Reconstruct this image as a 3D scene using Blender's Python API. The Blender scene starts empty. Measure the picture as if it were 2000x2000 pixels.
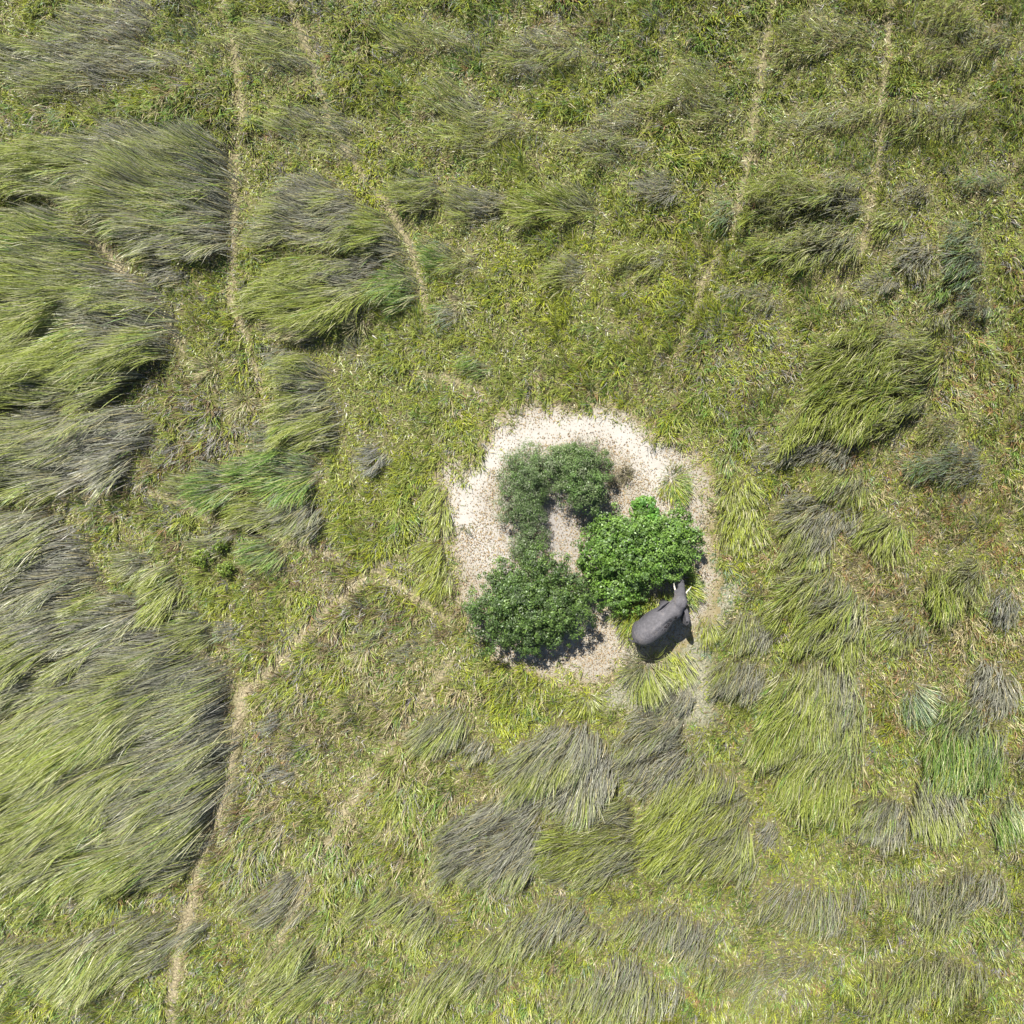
import bpy, math
import numpy as np
from mathutils import Vector

# ------------------------------------------------------------------ scene, camera, light
scene = bpy.context.scene
COL = scene.collection
R = math.radians
CAM_H = 44.0
PPM = 30.0                                   # photo pixels (2000 wide) per metre of ground

cam_data = bpy.data.cameras.new("camera")
cam_data.sensor_width = 36.0
cam_data.lens = 36.0 * CAM_H / (2000.0 / PPM)
cam_data.clip_end = 2000.0
cam = bpy.data.objects.new("camera", cam_data)
cam.location = (0, 0, CAM_H)
COL.objects.link(cam)
scene.camera = cam

SUN_EL, SUN_AZ = 51.0, -27.0                 # azimuth clockwise from +Y
world = bpy.data.worlds.new("World")
scene.world = world
world.use_nodes = True
wn = world.node_tree
sky = wn.nodes.new("ShaderNodeTexSky")
sky.sky_type = 'NISHITA'
sky.sun_disc = False
sky.sun_elevation = R(SUN_EL)
sky.sun_rotation = R(SUN_AZ)
wn.links.new(sky.outputs[0], wn.nodes["Background"].inputs[0])
wn.nodes["Background"].inputs[1].default_value = 0.05

sun_data = bpy.data.lights.new("sun", 'SUN')
sun_data.energy = 5.0
sun_data.angle = R(0.5)
sun_data.color = (1.0, 0.955, 0.88)
sun = bpy.data.objects.new("sun", sun_data)
_sd = Vector((math.sin(R(SUN_AZ)) * math.cos(R(SUN_EL)), math.cos(R(SUN_AZ)) * math.cos(R(SUN_EL)), math.sin(R(SUN_EL))))
sun.rotation_euler = _sd.to_track_quat('Z', 'Y').to_euler()
sun.location = (0, 0, 60)
COL.objects.link(sun)

scene.view_settings.view_transform = 'Standard'
scene.view_settings.look = 'None'
scene.view_settings.exposure = 1.03
scene.view_settings.gamma = 1.0
scene.cycles.max_bounces = 6
scene.cycles.transparent_max_bounces = 4

rng = np.random.default_rng(7)

# ------------------------------------------------------------------ helpers
def W(px, py):
    return ((px - 1000.0) / PPM, (1000.0 - py) / PPM)

def _h(ix, iy, s):
    h = (ix.astype(np.int64) * 374761393 + iy.astype(np.int64) * 668265263 + s * 982451653) & 0xFFFFFFFF
    h = ((h ^ (h >> 13)) * 1274126177) & 0xFFFFFFFF
    h = h ^ (h >> 16)
    return (h & 0xFFFFFF) / float(0xFFFFFF)

def vnoise(x, y, s=0):
    ix = np.floor(x); iy = np.floor(y)
    fx = x - ix; fy = y - iy
    fx = fx * fx * (3 - 2 * fx); fy = fy * fy * (3 - 2 * fy)
    a = _h(ix, iy, s); b = _h(ix + 1, iy, s); c = _h(ix, iy + 1, s); d = _h(ix + 1, iy + 1, s)
    return (a * (1 - fx) + b * fx) * (1 - fy) + (c * (1 - fx) + d * fx) * fy

def fnoise(x, y, s=0):
    return (vnoise(x, y, s) * 0.55 + vnoise(x * 2.1 + 7, y * 2.1 + 3, s + 1) * 0.3 + vnoise(x * 4.3, y * 4.3, s + 2) * 0.15)

def pip(x, y, poly):
    inside = np.zeros(x.shape, bool)
    n = len(poly)
    for i in range(n):
        x0, y0 = poly[i]; x1, y1 = poly[(i + 1) % n]
        if y0 == y1:
            continue
        c = ((y0 > y) != (y1 > y)) & (x < (x1 - x0) * (y - y0) / (y1 - y0) + x0)
        inside ^= c
    return inside

def dist_line(x, y, pts, closed=False):
    d = np.full(x.shape, 1e9)
    n = len(pts)
    for i in range(n if closed else n - 1):
        x0, y0 = pts[i]; x1, y1 = pts[(i + 1) % n]
        dx, dy = x1 - x0, y1 - y0
        t = np.clip(((x - x0) * dx + (y - y0) * dy) / (dx * dx + dy * dy + 1e-9), 0, 1)
        d = np.minimum(d, np.hypot(x - x0 - t * dx, y - y0 - t * dy))
    return d

def make_mesh(name, verts, loops, starts, colors=None, mat=None, smooth=False):
    me = bpy.data.meshes.new(name)
    nv, nl, nf = len(verts), len(loops), len(starts)
    me.vertices.add(nv); me.loops.add(nl); me.polygons.add(nf)
    me.vertices.foreach_set("co", np.ascontiguousarray(verts, np.float32).ravel())
    me.loops.foreach_set("vertex_index", np.ascontiguousarray(loops, np.int32))
    me.polygons.foreach_set("loop_start", np.ascontiguousarray(starts, np.int32))
    if smooth:
        me.polygons.foreach_set("use_smooth", np.ones(nf, bool))
    me.update(calc_edges=True)
    if colors is not None:
        at = me.color_attributes.new("tint", 'FLOAT_COLOR', 'POINT')
        rgba = np.ones((nv, 4), np.float32); rgba[:, :3] = colors
        at.data.foreach_set("color", rgba.ravel())
    if mat:
        me.materials.append(mat)
    return me

def link(name, data, parent=None, loc=(0, 0, 0), **props):
    o = bpy.data.objects.new(name, data)
    COL.objects.link(o)
    o.location = loc
    if parent is not None:
        o.parent = parent
    for k, v in props.items():
        if v:
            o[k] = v
    return o

# ------------------------------------------------------------------ materials
def new_mat(name):
    m = bpy.data.materials.new(name)
    m.use_nodes = True
    nt = m.node_tree
    return m, nt, nt.nodes["Principled BSDF"]

def leafy(name, rough=0.5, spec=0.35, trans=0.3, vary=0.25):
    m, nt, p = new_mat(name)
    a = nt.nodes.new("ShaderNodeAttribute"); a.attribute_name = "tint"
    tc = nt.nodes.new("ShaderNodeTexCoord")
    n = nt.nodes.new("ShaderNodeTexNoise"); n.inputs["Scale"].default_value = 9.0
    nt.links.new(tc.outputs["Object"], n.inputs["Vector"])
    mr = nt.nodes.new("ShaderNodeMapRange")
    mr.inputs[1].default_value = 0.3; mr.inputs[2].default_value = 0.7
    mr.inputs[3].default_value = 1 - vary; mr.inputs[4].default_value = 1 + vary
    nt.links.new(n.outputs[0], mr.inputs[0])
    mul = nt.nodes.new("ShaderNodeVectorMath"); mul.operation = 'SCALE'
    nt.links.new(a.outputs["Color"], mul.inputs[0]); nt.links.new(mr.outputs[0], mul.inputs["Scale"])
    nt.links.new(mul.outputs[0], p.inputs["Base Color"])
    p.inputs["Roughness"].default_value = rough
    p.inputs["Specular IOR Level"].default_value = spec
    t = nt.nodes.new("ShaderNodeBsdfTranslucent")
    nt.links.new(mul.outputs[0], t.inputs[0])
    mx = nt.nodes.new("ShaderNodeMixShader"); mx.inputs[0].default_value = trans
    nt.links.new(p.outputs[0], mx.inputs[1]); nt.links.new(t.outputs[0], mx.inputs[2])
    nt.links.new(mx.outputs[0], nt.nodes["Material Output"].inputs[0])
    return m

M_GRASS = leafy("grass_blade", 0.40, 0.5, 0.24)
M_LEAF = leafy("leaf", 0.42, 0.4, 0.25)
M_LITTER = leafy("dry_leaf", 0.8, 0.2, 0.1)

def earth(name, bump=0.6, scale=3.0, mottle=0.3):
    m, nt, p = new_mat(name)
    a = nt.nodes.new("ShaderNodeAttribute"); a.attribute_name = "tint"
    tc = nt.nodes.new("ShaderNodeTexCoord")
    n1 = nt.nodes.new("ShaderNodeTexNoise"); n1.inputs["Scale"].default_value = scale; n1.inputs["Detail"].default_value = 8; n1.inputs["Roughness"].default_value = 0.7
    nt.links.new(tc.outputs["Object"], n1.inputs["Vector"])
    mr = nt.nodes.new("ShaderNodeMapRange")
    mr.inputs[1].default_value = 0.3; mr.inputs[2].default_value = 0.7
    mr.inputs[3].default_value = 1 - mottle; mr.inputs[4].default_value = 1 + mottle
    nt.links.new(n1.outputs[0], mr.inputs[0])
    mul = nt.nodes.new("ShaderNodeVectorMath"); mul.operation = 'SCALE'
    nt.links.new(a.outputs["Color"], mul.inputs[0]); nt.links.new(mr.outputs[0], mul.inputs["Scale"])
    nt.links.new(mul.outputs[0], p.inputs["Base Color"])
    p.inputs["Roughness"].default_value = 0.95
    p.inputs["Specular IOR Level"].default_value = 0.1
    b = nt.nodes.new("ShaderNodeBump"); b.inputs["Strength"].default_value = bump; b.inputs["Distance"].default_value = 0.08
    nt.links.new(n1.outputs[0], b.inputs["Height"]); nt.links.new(b.outputs[0], p.inputs["Normal"])
    return m

M_SOIL = earth("soil", 1.0, 7.0, 0.75)
M_SAND = earth("pale_sand", 0.55, 2.2, 0.10)

def plain(name, col, rough=0.6):
    m, nt, p = new_mat(name)
    tc = nt.nodes.new("ShaderNodeTexCoord")
    n = nt.nodes.new("ShaderNodeTexNoise"); n.inputs["Scale"].default_value = 14; n.inputs["Detail"].default_value = 6
    nt.links.new(tc.outputs["Object"], n.inputs["Vector"])
    cr = nt.nodes.new("ShaderNodeValToRGB")
    cr.color_ramp.elements[0].position = 0.3; cr.color_ramp.elements[0].color = (*[c * 0.7 for c in col], 1)
    cr.color_ramp.elements[1].position = 0.7; cr.color_ramp.elements[1].color = (*[min(1, c * 1.2) for c in col], 1)
    nt.links.new(n.outputs[0], cr.inputs[0]); nt.links.new(cr.outputs[0], p.inputs["Base Color"])
    p.inputs["Roughness"].default_value = rough
    return m

M_BARK = plain("bark", (0.16, 0.13, 0.10), 0.9)
M_IVORY = plain("ivory", (0.58, 0.54, 0.45), 0.45)
M_EYE = plain("eye_dark", (0.03, 0.02, 0.015), 0.2)
M_TAIL = plain("tail_hair", (0.03, 0.028, 0.027), 0.7)

# ------------------------------------------------------------------ blade builder (vectorised)
def blades(x, y, L, th, phi0, phi1, width, cb, ct, nseg=4, curl=None, z0=0.0, power=1.0, roll=0.6, mid=0.5):
    """returns verts, loops, starts, colours of N ribbons that rise at (x, y), bend towards azimuth th, droop to phi1"""
    N = len(x)
    curl = np.zeros(N) if curl is None else curl
    P = np.zeros((N, nseg + 1, 3)); P[:, 0, 0] = x; P[:, 0, 1] = y; P[:, 0, 2] = z0
    for k in range(nseg):
        t = (k + 0.5) / nseg
        ph = phi0 + (phi1 - phi0) * t ** power
        a = th + curl * t
        s = L / nseg
        P[:, k + 1, 0] = P[:, k, 0] + np.sin(ph) * np.cos(a) * s
        P[:, k + 1, 1] = P[:, k, 1] + np.sin(ph) * np.sin(a) * s
        P[:, k + 1, 2] = np.maximum(P[:, k, 2] + np.cos(ph) * s, 0.02)
    rl = rng.normal(0, roll, N)
    wx = -np.sin(th) * np.cos(rl); wy = np.cos(th) * np.cos(rl); wz = np.sin(rl) * 0.8
    wv = np.stack([wx, wy, wz], 1)
    nvb = 2 * nseg + 1
    V = np.zeros((N, nvb, 3)); Cc = np.zeros((N, nvb, 3))
    for k in range(nseg):
        t = k / nseg
        w = width * (0.55 + 0.45 * math.sin(math.pi * min(1.0, 0.25 + t * 0.75))) * 0.5
        V[:, 2 * k] = P[:, k] - wv * w[:, None]
        V[:, 2 * k + 1] = P[:, k] + wv * w[:, None]
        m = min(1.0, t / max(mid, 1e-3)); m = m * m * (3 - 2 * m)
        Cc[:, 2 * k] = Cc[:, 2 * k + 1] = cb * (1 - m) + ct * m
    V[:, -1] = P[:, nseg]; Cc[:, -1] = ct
    base = (np.arange(N) * nvb)[:, None]
    pat = []
    for k in range(nseg - 1):
        pat += [2 * k, 2 * k + 1, 2 * k + 3, 2 * k + 2]
    pat += [2 * nseg - 2, 2 * nseg - 1, 2 * nseg]
    pat = np.array(pat)
    loops = (base + pat[None, :]).ravel()
    lpb = len(pat)
    st = np.array([4 * k for k in range(nseg)])
    starts = ((np.arange(N) * lpb)[:, None] + st[None, :]).ravel()
    return V.reshape(-1, 3), loops, starts, Cc.reshape(-1, 3)

PAL = {
    'lime': (0.285, 0.335, 0.072), 'green': (0.165, 0.275, 0.058), 'olive': (0.215, 0.25, 0.045), 'straw': (0.43, 0.37, 0.21),
    'grey': (0.27, 0.262, 0.235), 'purple': (0.235, 0.22, 0.235), 'brown': (0.21, 0.155, 0.085), 'rust': (0.32, 0.19, 0.09),
    'teal': (0.19, 0.27, 0.16), 'pale': (0.47, 0.46, 0.26), 'yellow': (0.335, 0.375, 0.035), 'dark': (0.11, 0.125, 0.06),
}
PAL = {k: np.array(v) for k, v in PAL.items()}

# ------------------------------------------------------------------ the lie of the land (ground coordinates from the photo plan)
SAND_PX = [(880, 905), (900, 928), (945, 892), (962, 835), (1000, 812), (1045, 786), (1075, 800), (1130, 802), (1190, 793), (1215, 800),
           (1245, 832), (1290, 868), (1345, 902), (1374, 950), (1376, 1000), (1386, 1060), (1394, 1120), (1380, 1190), (1345, 1240), (1290, 1275),
           (1200, 1300), (1165, 1330), (1110, 1318), (1050, 1308), (985, 1290), (935, 1240), (900, 1190), (893, 1120), (888, 1050), (872, 1005), (868, 950)]
SAND = [W(*p) for p in SAND_PX]
TURF = [W(*p) for p in [(1355, 1060), (1410, 1120), (1460, 1150), (1420, 1210), (1380, 1270), (1400, 1340), (1380, 1420), (1300, 1420), (1230, 1400), (1180, 1390), (1190, 1320), (1330, 1290), (1350, 1180)]]
PATHS = [
    ([(90, 385), (150, 430), (215, 500), (265, 560), (320, 625), (360, 690)], 17),
    ([(440, -20), (475, 200), (458, 330), (456, 480), (450, 590), (480, 650), (508, 740), (520, 810)], 11),
    ([(560, -20), (620, 150), (650, 250), (700, 335), (755, 400), (792, 460), (815, 520), (830, 590), (832, 640)], 11),
    ([(1510, -20), (1482, 160), (1458, 320), (1432, 440), (1375, 545), (1345, 640), (1312, 720)], 12),
    ([(1745, -20), (1728, 150), (1712, 320), (1698, 420), (1680, 500), (1640, 570)], 10),
    ([(462, 1362), (490, 1338), (520, 1318), (545, 1290), (600, 1230), (660, 1170), (720, 1125), (765, 1090)], 19),
    ([(475, 1345), (460, 1420), (452, 1500), (430, 1580), (405, 1640), (385, 1720), (350, 1850), (330, 2030)], 17),
    ([(470, 1345), (420, 1295), (370, 1255), (320, 1225)], 10),
    ([(450, 1190), (452, 1260), (462, 1340)], 8),
    ([(500, 1035), (600, 1070), (700, 1095), (790, 1150), (880, 1215)], 13),
    ([(905, 1260), (840, 1345), (780, 1430), (720, 1520), (665, 1600), (620, 1690), (550, 1820), (450, 2030)], 14),
    ([(110, 1040), (160, 1120), (215, 1165), (260, 1200)], 11),
    ([(0, 978), (150, 970), (270, 955), (350, 975), (440, 1035)], 13),
    ([(800, 725), (880, 738), (935, 760), (960, 800)], 11),
    ([(1050, 790), (1052, 730), (1062, 690)], 7),
]
STRONG = {0: 0.7, 1: 0.35, 2: 0.35, 3: 0.4, 5: 0.95, 6: 0.8, 7: 0.6, 9: 0.7, 10: 0.5, 15: 1.5}
PATHS.append(([(455, 1440), (468, 1395), (474, 1345), (500, 1332), (528, 1310), (545, 1285)], 22))
PATHS = [([W(*p) for p in pts], 1.1 * w / PPM, STRONG.get(i, 0.3)) for i, (pts, w) in enumerate(PATHS)]

def sand_mask(x, y):
    xn = x + (fnoise(x * 0.9, y * 0.9, 41) - 0.5) * 1.6
    yn = y + (fnoise(x * 0.9 + 50, y * 0.9, 43) - 0.5) * 1.6
    d = dist_line(xn, yn, SAND, True)
    s = np.where(pip(xn, yn, SAND), d, -d)
    return np.clip(s / 1.7 + 0.42, 0, 1)

def turf_mask(x, y):
    d = dist_line(x, y, TURF, True)
    s = np.where(pip(x, y, TURF), d, -d) + (fnoise(x, y, 47) - 0.5) * 1.5
    return np.clip(s / 1.2 + 0.5, 0, 1)

def path_mask(x, y, extra=0.0):
    m = np.zeros(x.shape)
    wob = (fnoise(x * 0.6, y * 0.6, 51) - 0.5) * 0.9
    wob2 = (fnoise(x * 0.6 + 30, y * 0.6, 53) - 0.5) * 0.9
    for pts, w, q in PATHS:
        d = dist_line(x + wob * 0.5, y + wob2 * 0.5, pts)
        m = np.maximum(m, np.clip(1.25 - d / (w * 0.62 + extra), 0, 1) * min(1.0, 0.45 + 0.55 * q))
    m = m * np.clip(0.45 + 1.3 * fnoise(x * 0.55 + 60, y * 0.55, 57), 0, 1)
    return m

# ------------------------------------------------------------------ ground sheet
PIT = (-17.2, -16.0, -1.6, -0.8)
def grid_mesh(name, xs, ys, z, mat, colour):
    nx, ny = len(xs), len(ys)
    X, Y = np.meshgrid(xs, ys)
    V = np.stack([X.ravel(), Y.ravel(), np.full(X.size, z)], 1)
    i, j = np.meshgrid(np.arange(nx - 1), np.arange(ny - 1))
    a = (j * nx + i).ravel()
    mx = (xs[i.ravel()] + xs[i.ravel() + 1]) / 2; my = (ys[j.ravel()] + ys[j.ravel() + 1]) / 2
    a = a[~((mx > PIT[0]) & (mx < PIT[1]) & (my > PIT[2]) & (my < PIT[3]))]
    loops = np.stack([a, a + 1, a + 1 + nx, a + nx], 1).ravel()
    return make_mesh(name, V, loops, np.arange(len(a)) * 4, colour(X.ravel(), Y.ravel()), mat)

SOIL_A, SOIL_B, SOIL_C = np.array((0.115, 0.11, 0.045)), np.array((0.19, 0.165, 0.085)), np.array((0.095, 0.115, 0.035))
def soil_colour(x, y):
    n = fnoise(x * 0.25, y * 0.25, 3)[:, None]; n2 = fnoise(x * 0.7, y * 0.7, 9)[:, None]
    c = SOIL_A * (1 - n) + SOIL_B * n
    c = c * (1 - 0.5 * n2) + SOIL_C * 0.5 * n2
    tm = turf_mask(x, y)[:, None]
    c = c * (1 - tm) + np.array((0.25, 0.24, 0.175)) * tm
    far = (np.maximum(np.abs(x), np.abs(y)) > 45)[:, None]
    return np.where(far, np.array((0.15, 0.155, 0.055)), c)

inner = np.arange(-46, 46.01, 0.4)
outer = np.array([-900, -500, -250, -140, -90, -64])
axis = np.concatenate([outer, inner, -outer[::-1]])
ground = link("ground", grid_mesh("ground", axis, axis, 0.0, M_SOIL, soil_colour), kind="structure")

def build_pit():
    x0, x1, y0, y1 = PIT
    V, F = [], []
    n = 32
    for (sc, z) in ((1.0, 0.002), (0.92, -0.15), (0.8, -0.6), (0.55, -1.0)):
        for k in range(n):
            t = 2 * math.pi * k / n
            c, s_ = math.cos(t), math.sin(t)
            q = 1 / max(abs(c), abs(s_)) if sc == 1.0 else 1.12
            V.append(((x0 + x1) / 2 + (x1 - x0) / 2 * c * q * sc, (y0 + y1) / 2 + (y1 - y0) / 2 * s_ * q * sc, z))
    V.append(((x0 + x1) / 2, (y0 + y1) / 2, -1.1))
    for r_ in range(3):
        for k in range(n):
            F.append([r_ * n + k, r_ * n + (k + 1) % n, (r_ + 1) * n + (k + 1) % n, (r_ + 1) * n + k])
    for k in range(n):
        F.append([3 * n + k, 3 * n + (k + 1) % n, 4 * n])
    me = bpy.data.meshes.new("burrow_pit"); me.from_pydata(V, [], F); me.update(); me.materials.append(plain("burrow_soil", (0.07, 0.055, 0.04), 0.95))
    link("burrow_pit", me, kind="structure")
build_pit()

# sand clearing: its own sheet 12 mm above the soil, ragged edge, worn ring and greyer middle
def build_sand():
    s = 0.22
    xs = np.arange(-6, 15.5, s); ys = np.arange(-13, 9.5, s)
    nx, ny = len(xs), len(ys)
    X, Y = np.meshgrid(xs, ys); x = X.ravel(); y = Y.ravel()
    m = sand_mask(x, y)
    z = 0.012 + 0.035 * fnoise(x * 1.4, y * 1.4, 61) * m
    ring = [W(*p) for p in [(905, 1010), (915, 950), (945, 915), (990, 868), (1060, 842), (1130, 832), (1190, 835), (1250, 870), (1290, 920)]]
    ring = [W(968, 1085), W(930, 1050)] + ring + [W(1300, 960)]
    r = np.exp(-(dist_line(x, y, ring) / (0.8 + 1.0 * fnoise(x * 0.7, y * 0.7, 67))) ** 2)[:, None] * (0.55 + 0.6 * fnoise(x * 0.9 + 20, y * 0.9, 69))[:, None]
    r = np.clip(r * 1.15, 0, 1)
    n = fnoise(x * 0.8, y * 0.8, 63)[:, None]
    pale = np.array((0.40, 0.38, 0.345)); tan = np.array((0.285, 0.257, 0.208)); grey = np.array((0.275, 0.26, 0.255))
    c = tan * (1 - n) + np.array((0.345, 0.32, 0.275)) * n
    c = c * (1 - r) + pale * r
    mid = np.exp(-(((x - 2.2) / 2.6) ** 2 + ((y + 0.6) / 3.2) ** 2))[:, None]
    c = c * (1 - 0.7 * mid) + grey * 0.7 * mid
    e = np.clip((0.6 - m) / 0.5, 0, 1)[:, None]
    c = c * (1 - e) + np.array((0.22, 0.185, 0.10)) * e
    i, j = np.meshgrid(np.arange(nx - 1), np.arange(ny - 1))
    a = (j * nx + i).ravel()
    q = np.stack([a, a + 1, a + 1 + nx, a + nx], 1)
    keep = (m[q] > 0.08).any(1)
    q = q[keep]
    used, inv = np.unique(q.ravel(), return_inverse=True)
    V = np.stack([x, y, z], 1)[used]
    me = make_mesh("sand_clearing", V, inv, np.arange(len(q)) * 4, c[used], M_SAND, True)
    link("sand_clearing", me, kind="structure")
build_sand()

def build_path(pts, w, q, k):
    # resampled strip of trodden pale thatch, 5 cross points so that its colour fades into the soil
    P = [np.array(p) for p in pts]
    Q = []
    for a, b in zip(P[:-1], P[1:]):
        n = max(2, int(np.linalg.norm(b - a) / 0.35))
        Q += [a + (b - a) * t for t in np.linspace(0, 1, n, endpoint=False)]
    Q.append(P[-1]); Q = np.array(Q)
    for _ in range(6):
        Q[1:-1] = (Q[:-2] + Q[1:-1] * 2 + Q[2:]) / 4
    T = np.gradient(Q, axis=0); T /= np.linalg.norm(T, axis=1)[:, None] + 1e-9
    Nn = np.stack([-T[:, 1], T[:, 0]], 1)
    V, C = [], []
    for o in (-1, -0.5, 0, 0.5, 1):
        jit = w * np.clip(np.minimum(np.arange(len(Q)), np.arange(len(Q))[::-1]) / 8.0 + 0.15, 0, 1) * (0.75 + 0.5 * vnoise(Q[:, 0] * 1.3 + o * 9, Q[:, 1] * 1.3, 71))
        p = Q + Nn * (o * jit)[:, None]
        V.append(np.column_stack([p, np.full(len(p), 0.004 + 0.0002 * k)]))
        f = min(1.0, (1 - abs(o)) * (0.45 + 0.65 * q))
        nn = fnoise(p[:, 0] * 1.5, p[:, 1] * 1.5, 73)[:, None]
        C.append(soil_colour(p[:, 0], p[:, 1]) * (1 - f) + f * (np.array((0.24, 0.20, 0.12)) * (1 - nn) + np.array((0.36, 0.31, 0.205)) * nn))
    n = len(Q); V = np.array(V); C = np.array(C)
    loops = []
    for c in range(4):
        i = np.arange(n - 1)
        loops.append(np.stack([c * n + i, c * n + i + 1, (c + 1) * n + i + 1, (c + 1) * n + i], 1))
    loops = np.concatenate(loops)[:, ::-1]
    me = make_mesh("animal_path", V.reshape(-1, 3), loops.ravel(), np.arange(len(loops)) * 4, C.reshape(-1, 3), M_SOIL)
    link("animal_path", me, kind="structure")
for k, (pts, w, q) in enumerate(PATHS):
    build_path(pts, w, q, k)

# ------------------------------------------------------------------ tall grass: stands and tussocks
TALL_POLYS = []          # root polygons in metres, for thinning the short grass

TONE = {'bleached': ('pale', 'pale', 'straw', 'pale'), 'fresh': ('green', 'lime', 'yellow', 'green'), 'lime': ('lime', 'lime', 'olive', 'green'), 'green': ('green', 'green', 'lime', 'teal'), 'blue': ('teal', 'teal', 'green', 'grey'),
        'yellow': ('yellow', 'lime', 'lime', 'olive'), 'pale': ('pale', 'straw', 'lime', 'straw'), 'mixed': ('lime', 'olive', 'grey', 'green')}

def tall_grass(poly, wind, grey, tone, hgt, fan, dens, seed, centre):
    """roots in poly (metres). Blades rise at the windward side and lie over towards `wind`."""
    P = np.array(poly); lo, hi = P.min(0) - 1.0, P.max(0) + 1.0
    n = int((hi[0] - lo[0]) * (hi[1] - lo[1]) * dens)
    x = rng.uniform(lo[0], hi[0], n); y = rng.uniform(lo[1], hi[1], n)
    j = 1.7 if len(poly) < 24 else 0.9
    xj = x + (fnoise(x * 0.7, y * 0.7, seed) - 0.5) * j + (vnoise(x * 2.5, y * 2.5, seed + 2) - 0.5) * 0.5
    yj = y + (fnoise(x * 0.7, y * 0.7 + 40, seed + 5) - 0.5) * j + (vnoise(x * 2.5 + 9, y * 2.5, seed + 3) - 0.5) * 0.5
    sd = dist_line(xj, yj, poly, True) * np.where(pip(xj, yj, poly), 1, -1)
    k = rng.random(n) < np.where(sd > 0, 0.65 + 0.35 * np.clip(sd / 0.5, 0, 1), 0.4 * np.clip(1 + sd / 0.5, 0, 1) ** 1.5)
    x, y, sd = x[k], y[k], sd[k]
    k = rng.random(len(x)) > path_mask(x, y, 0.22) * 0.95
    k &= np.hypot((x + 16.6) / 0.6, (y + 1.2) / 0.4) > 1.0
    x, y, sd = x[k], y[k], sd[k]; n = len(x)
    if n == 0:
        return None
    # streaky coordinates along / across the wind
    w0 = R(wind)
    u = x * math.cos(w0) + y * math.sin(w0); v = -x * math.sin(w0) + y * math.cos(w0)
    warp = (fnoise(x * 0.22, y * 0.22, 90) - 0.5) * 3.0
    v = v + warp
    row = fnoise(u * 0.16, v * 0.75, 91)             # rows about 1.5 m wide
    lock = fnoise(u * 0.55, v * 2.6, 92)             # locks of hair
    lock2 = vnoise(u * 0.9 + 11, v * 6.0, 93)
    big = fnoise(x * 0.18, y * 0.18, 94)
    lock3 = vnoise(u * 1.3 + 5, v * 11.0, 97)
    th = w0 + (big - 0.5) * 1.6 + (row - 0.5) * 0.8 + (lock - 0.5) * 1.1 + (lock2 - 0.5) * 0.5 + rng.normal(0, 0.14, n)
    if fan > 0:
        cx, cy = centre
        rx, ry = x - cx, y - cy
        rr = np.hypot(rx, ry) + 1e-6
        ext = max(hi - lo) * 0.4
        f = fan * np.clip(rr / ext + 0.25, 0, 1)
        dx = np.cos(th) * (1 - f) + rx / rr * f; dy = np.sin(th) * (1 - f) + ry / rr * f
        th = np.arctan2(dy, dx)
    edge = np.clip(sd / 0.9, -0.8, 1)
    L = hgt * (0.55 + 0.75 * (row - 0.5) + 0.5 + 0.7 * (lock - 0.5) - 0.15 + rng.normal(0, 0.10, n)) * np.where(edge > 0, 0.86 + 0.14 * edge, 0.86 + 0.6 * edge)
    L = np.clip(L, 0.22 * hgt, 1.5 * hgt)
    phi0 = np.abs(rng.normal(0.12, 0.12, n)) + 0.05
    phi1 = 1.22 + 0.6 * (lock2 - 0.5) + rng.normal(0, 0.18, n) + 0.6 * (0.5 - row)
    curl = (vnoise(u * 0.4, v * 1.7, 95) - 0.5) * 0.9 + rng.normal(0, 0.12, n)
    # colour by lock
    names = TONE[tone]
    pick = np.clip((lock2 * 0.55 + rng.random(n) * 0.45), 0, 0.999)
    idx = np.select([pick < 0.38, pick < 0.58, pick < 0.78], [0, 1, 2], 3)
    pal = np.array([PAL[q] for q in names])
    ct = pal[idx]
    g = row * 0.24 + lock * 0.36 + lock2 * 0.20 + lock3 * 0.20
    un = (u - u.mean()) / (np.abs(u - u.mean()).max() + 1e-6)          # -1 windward .. 1 leeward
    gb = 0.5 + (grey - 0.5) * 0.75 - 0.13 * np.clip(un, -1, 1)
    gsel = np.clip((gb - g) * 6 + 0.5 + rng.normal(0, 0.35, n), 0, 1)[:, None]
    ct = np.where((rng.random(n) < 0.15)[:, None], PAL['pale'], ct)
    gp = np.where((rng.random(n) < 0.6)[:, None], PAL['grey'], PAL['purple'])
    gp = np.where((rng.random(n) < 0.12)[:, None], PAL['straw'], gp)
    ct = ct * (1 - gsel * 0.8) + gp * gsel * 0.8
    cb = np.where((rng.random(n) < 0.75)[:, None], PAL['grey'], PAL['brown']) * 0.95
    j2 = rng.uniform(0.82, 1.2, n)[:, None]
    width = rng.uniform(0.018, 0.037, n) * (0.8 + 0.2 * hgt)
    return blades(x, y, L, th, phi0, phi1, width, cb * j2, ct * j2, nseg=4, curl=curl, power=0.8, roll=0.55, mid=0.55), gsel[:, 0]

def split_part(geo, sel):
    V, loops, starts, C = geo
    nvb, nseg = 9, 4
    N = len(V) // nvb
    V = V.reshape(N, nvb, 3)[sel]; C = C.reshape(N, nvb, 3)[sel]
    n = len(V)
    lpb = len(loops) // N
    pat = loops[:lpb]
    lo = (np.arange(n) * nvb)[:, None] + pat[None]
    st = (np.arange(n) * lpb)[:, None] + starts[:nseg][None]
    return V.reshape(-1, 3), lo.ravel(), st.ravel(), C.reshape(-1, 3)

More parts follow.
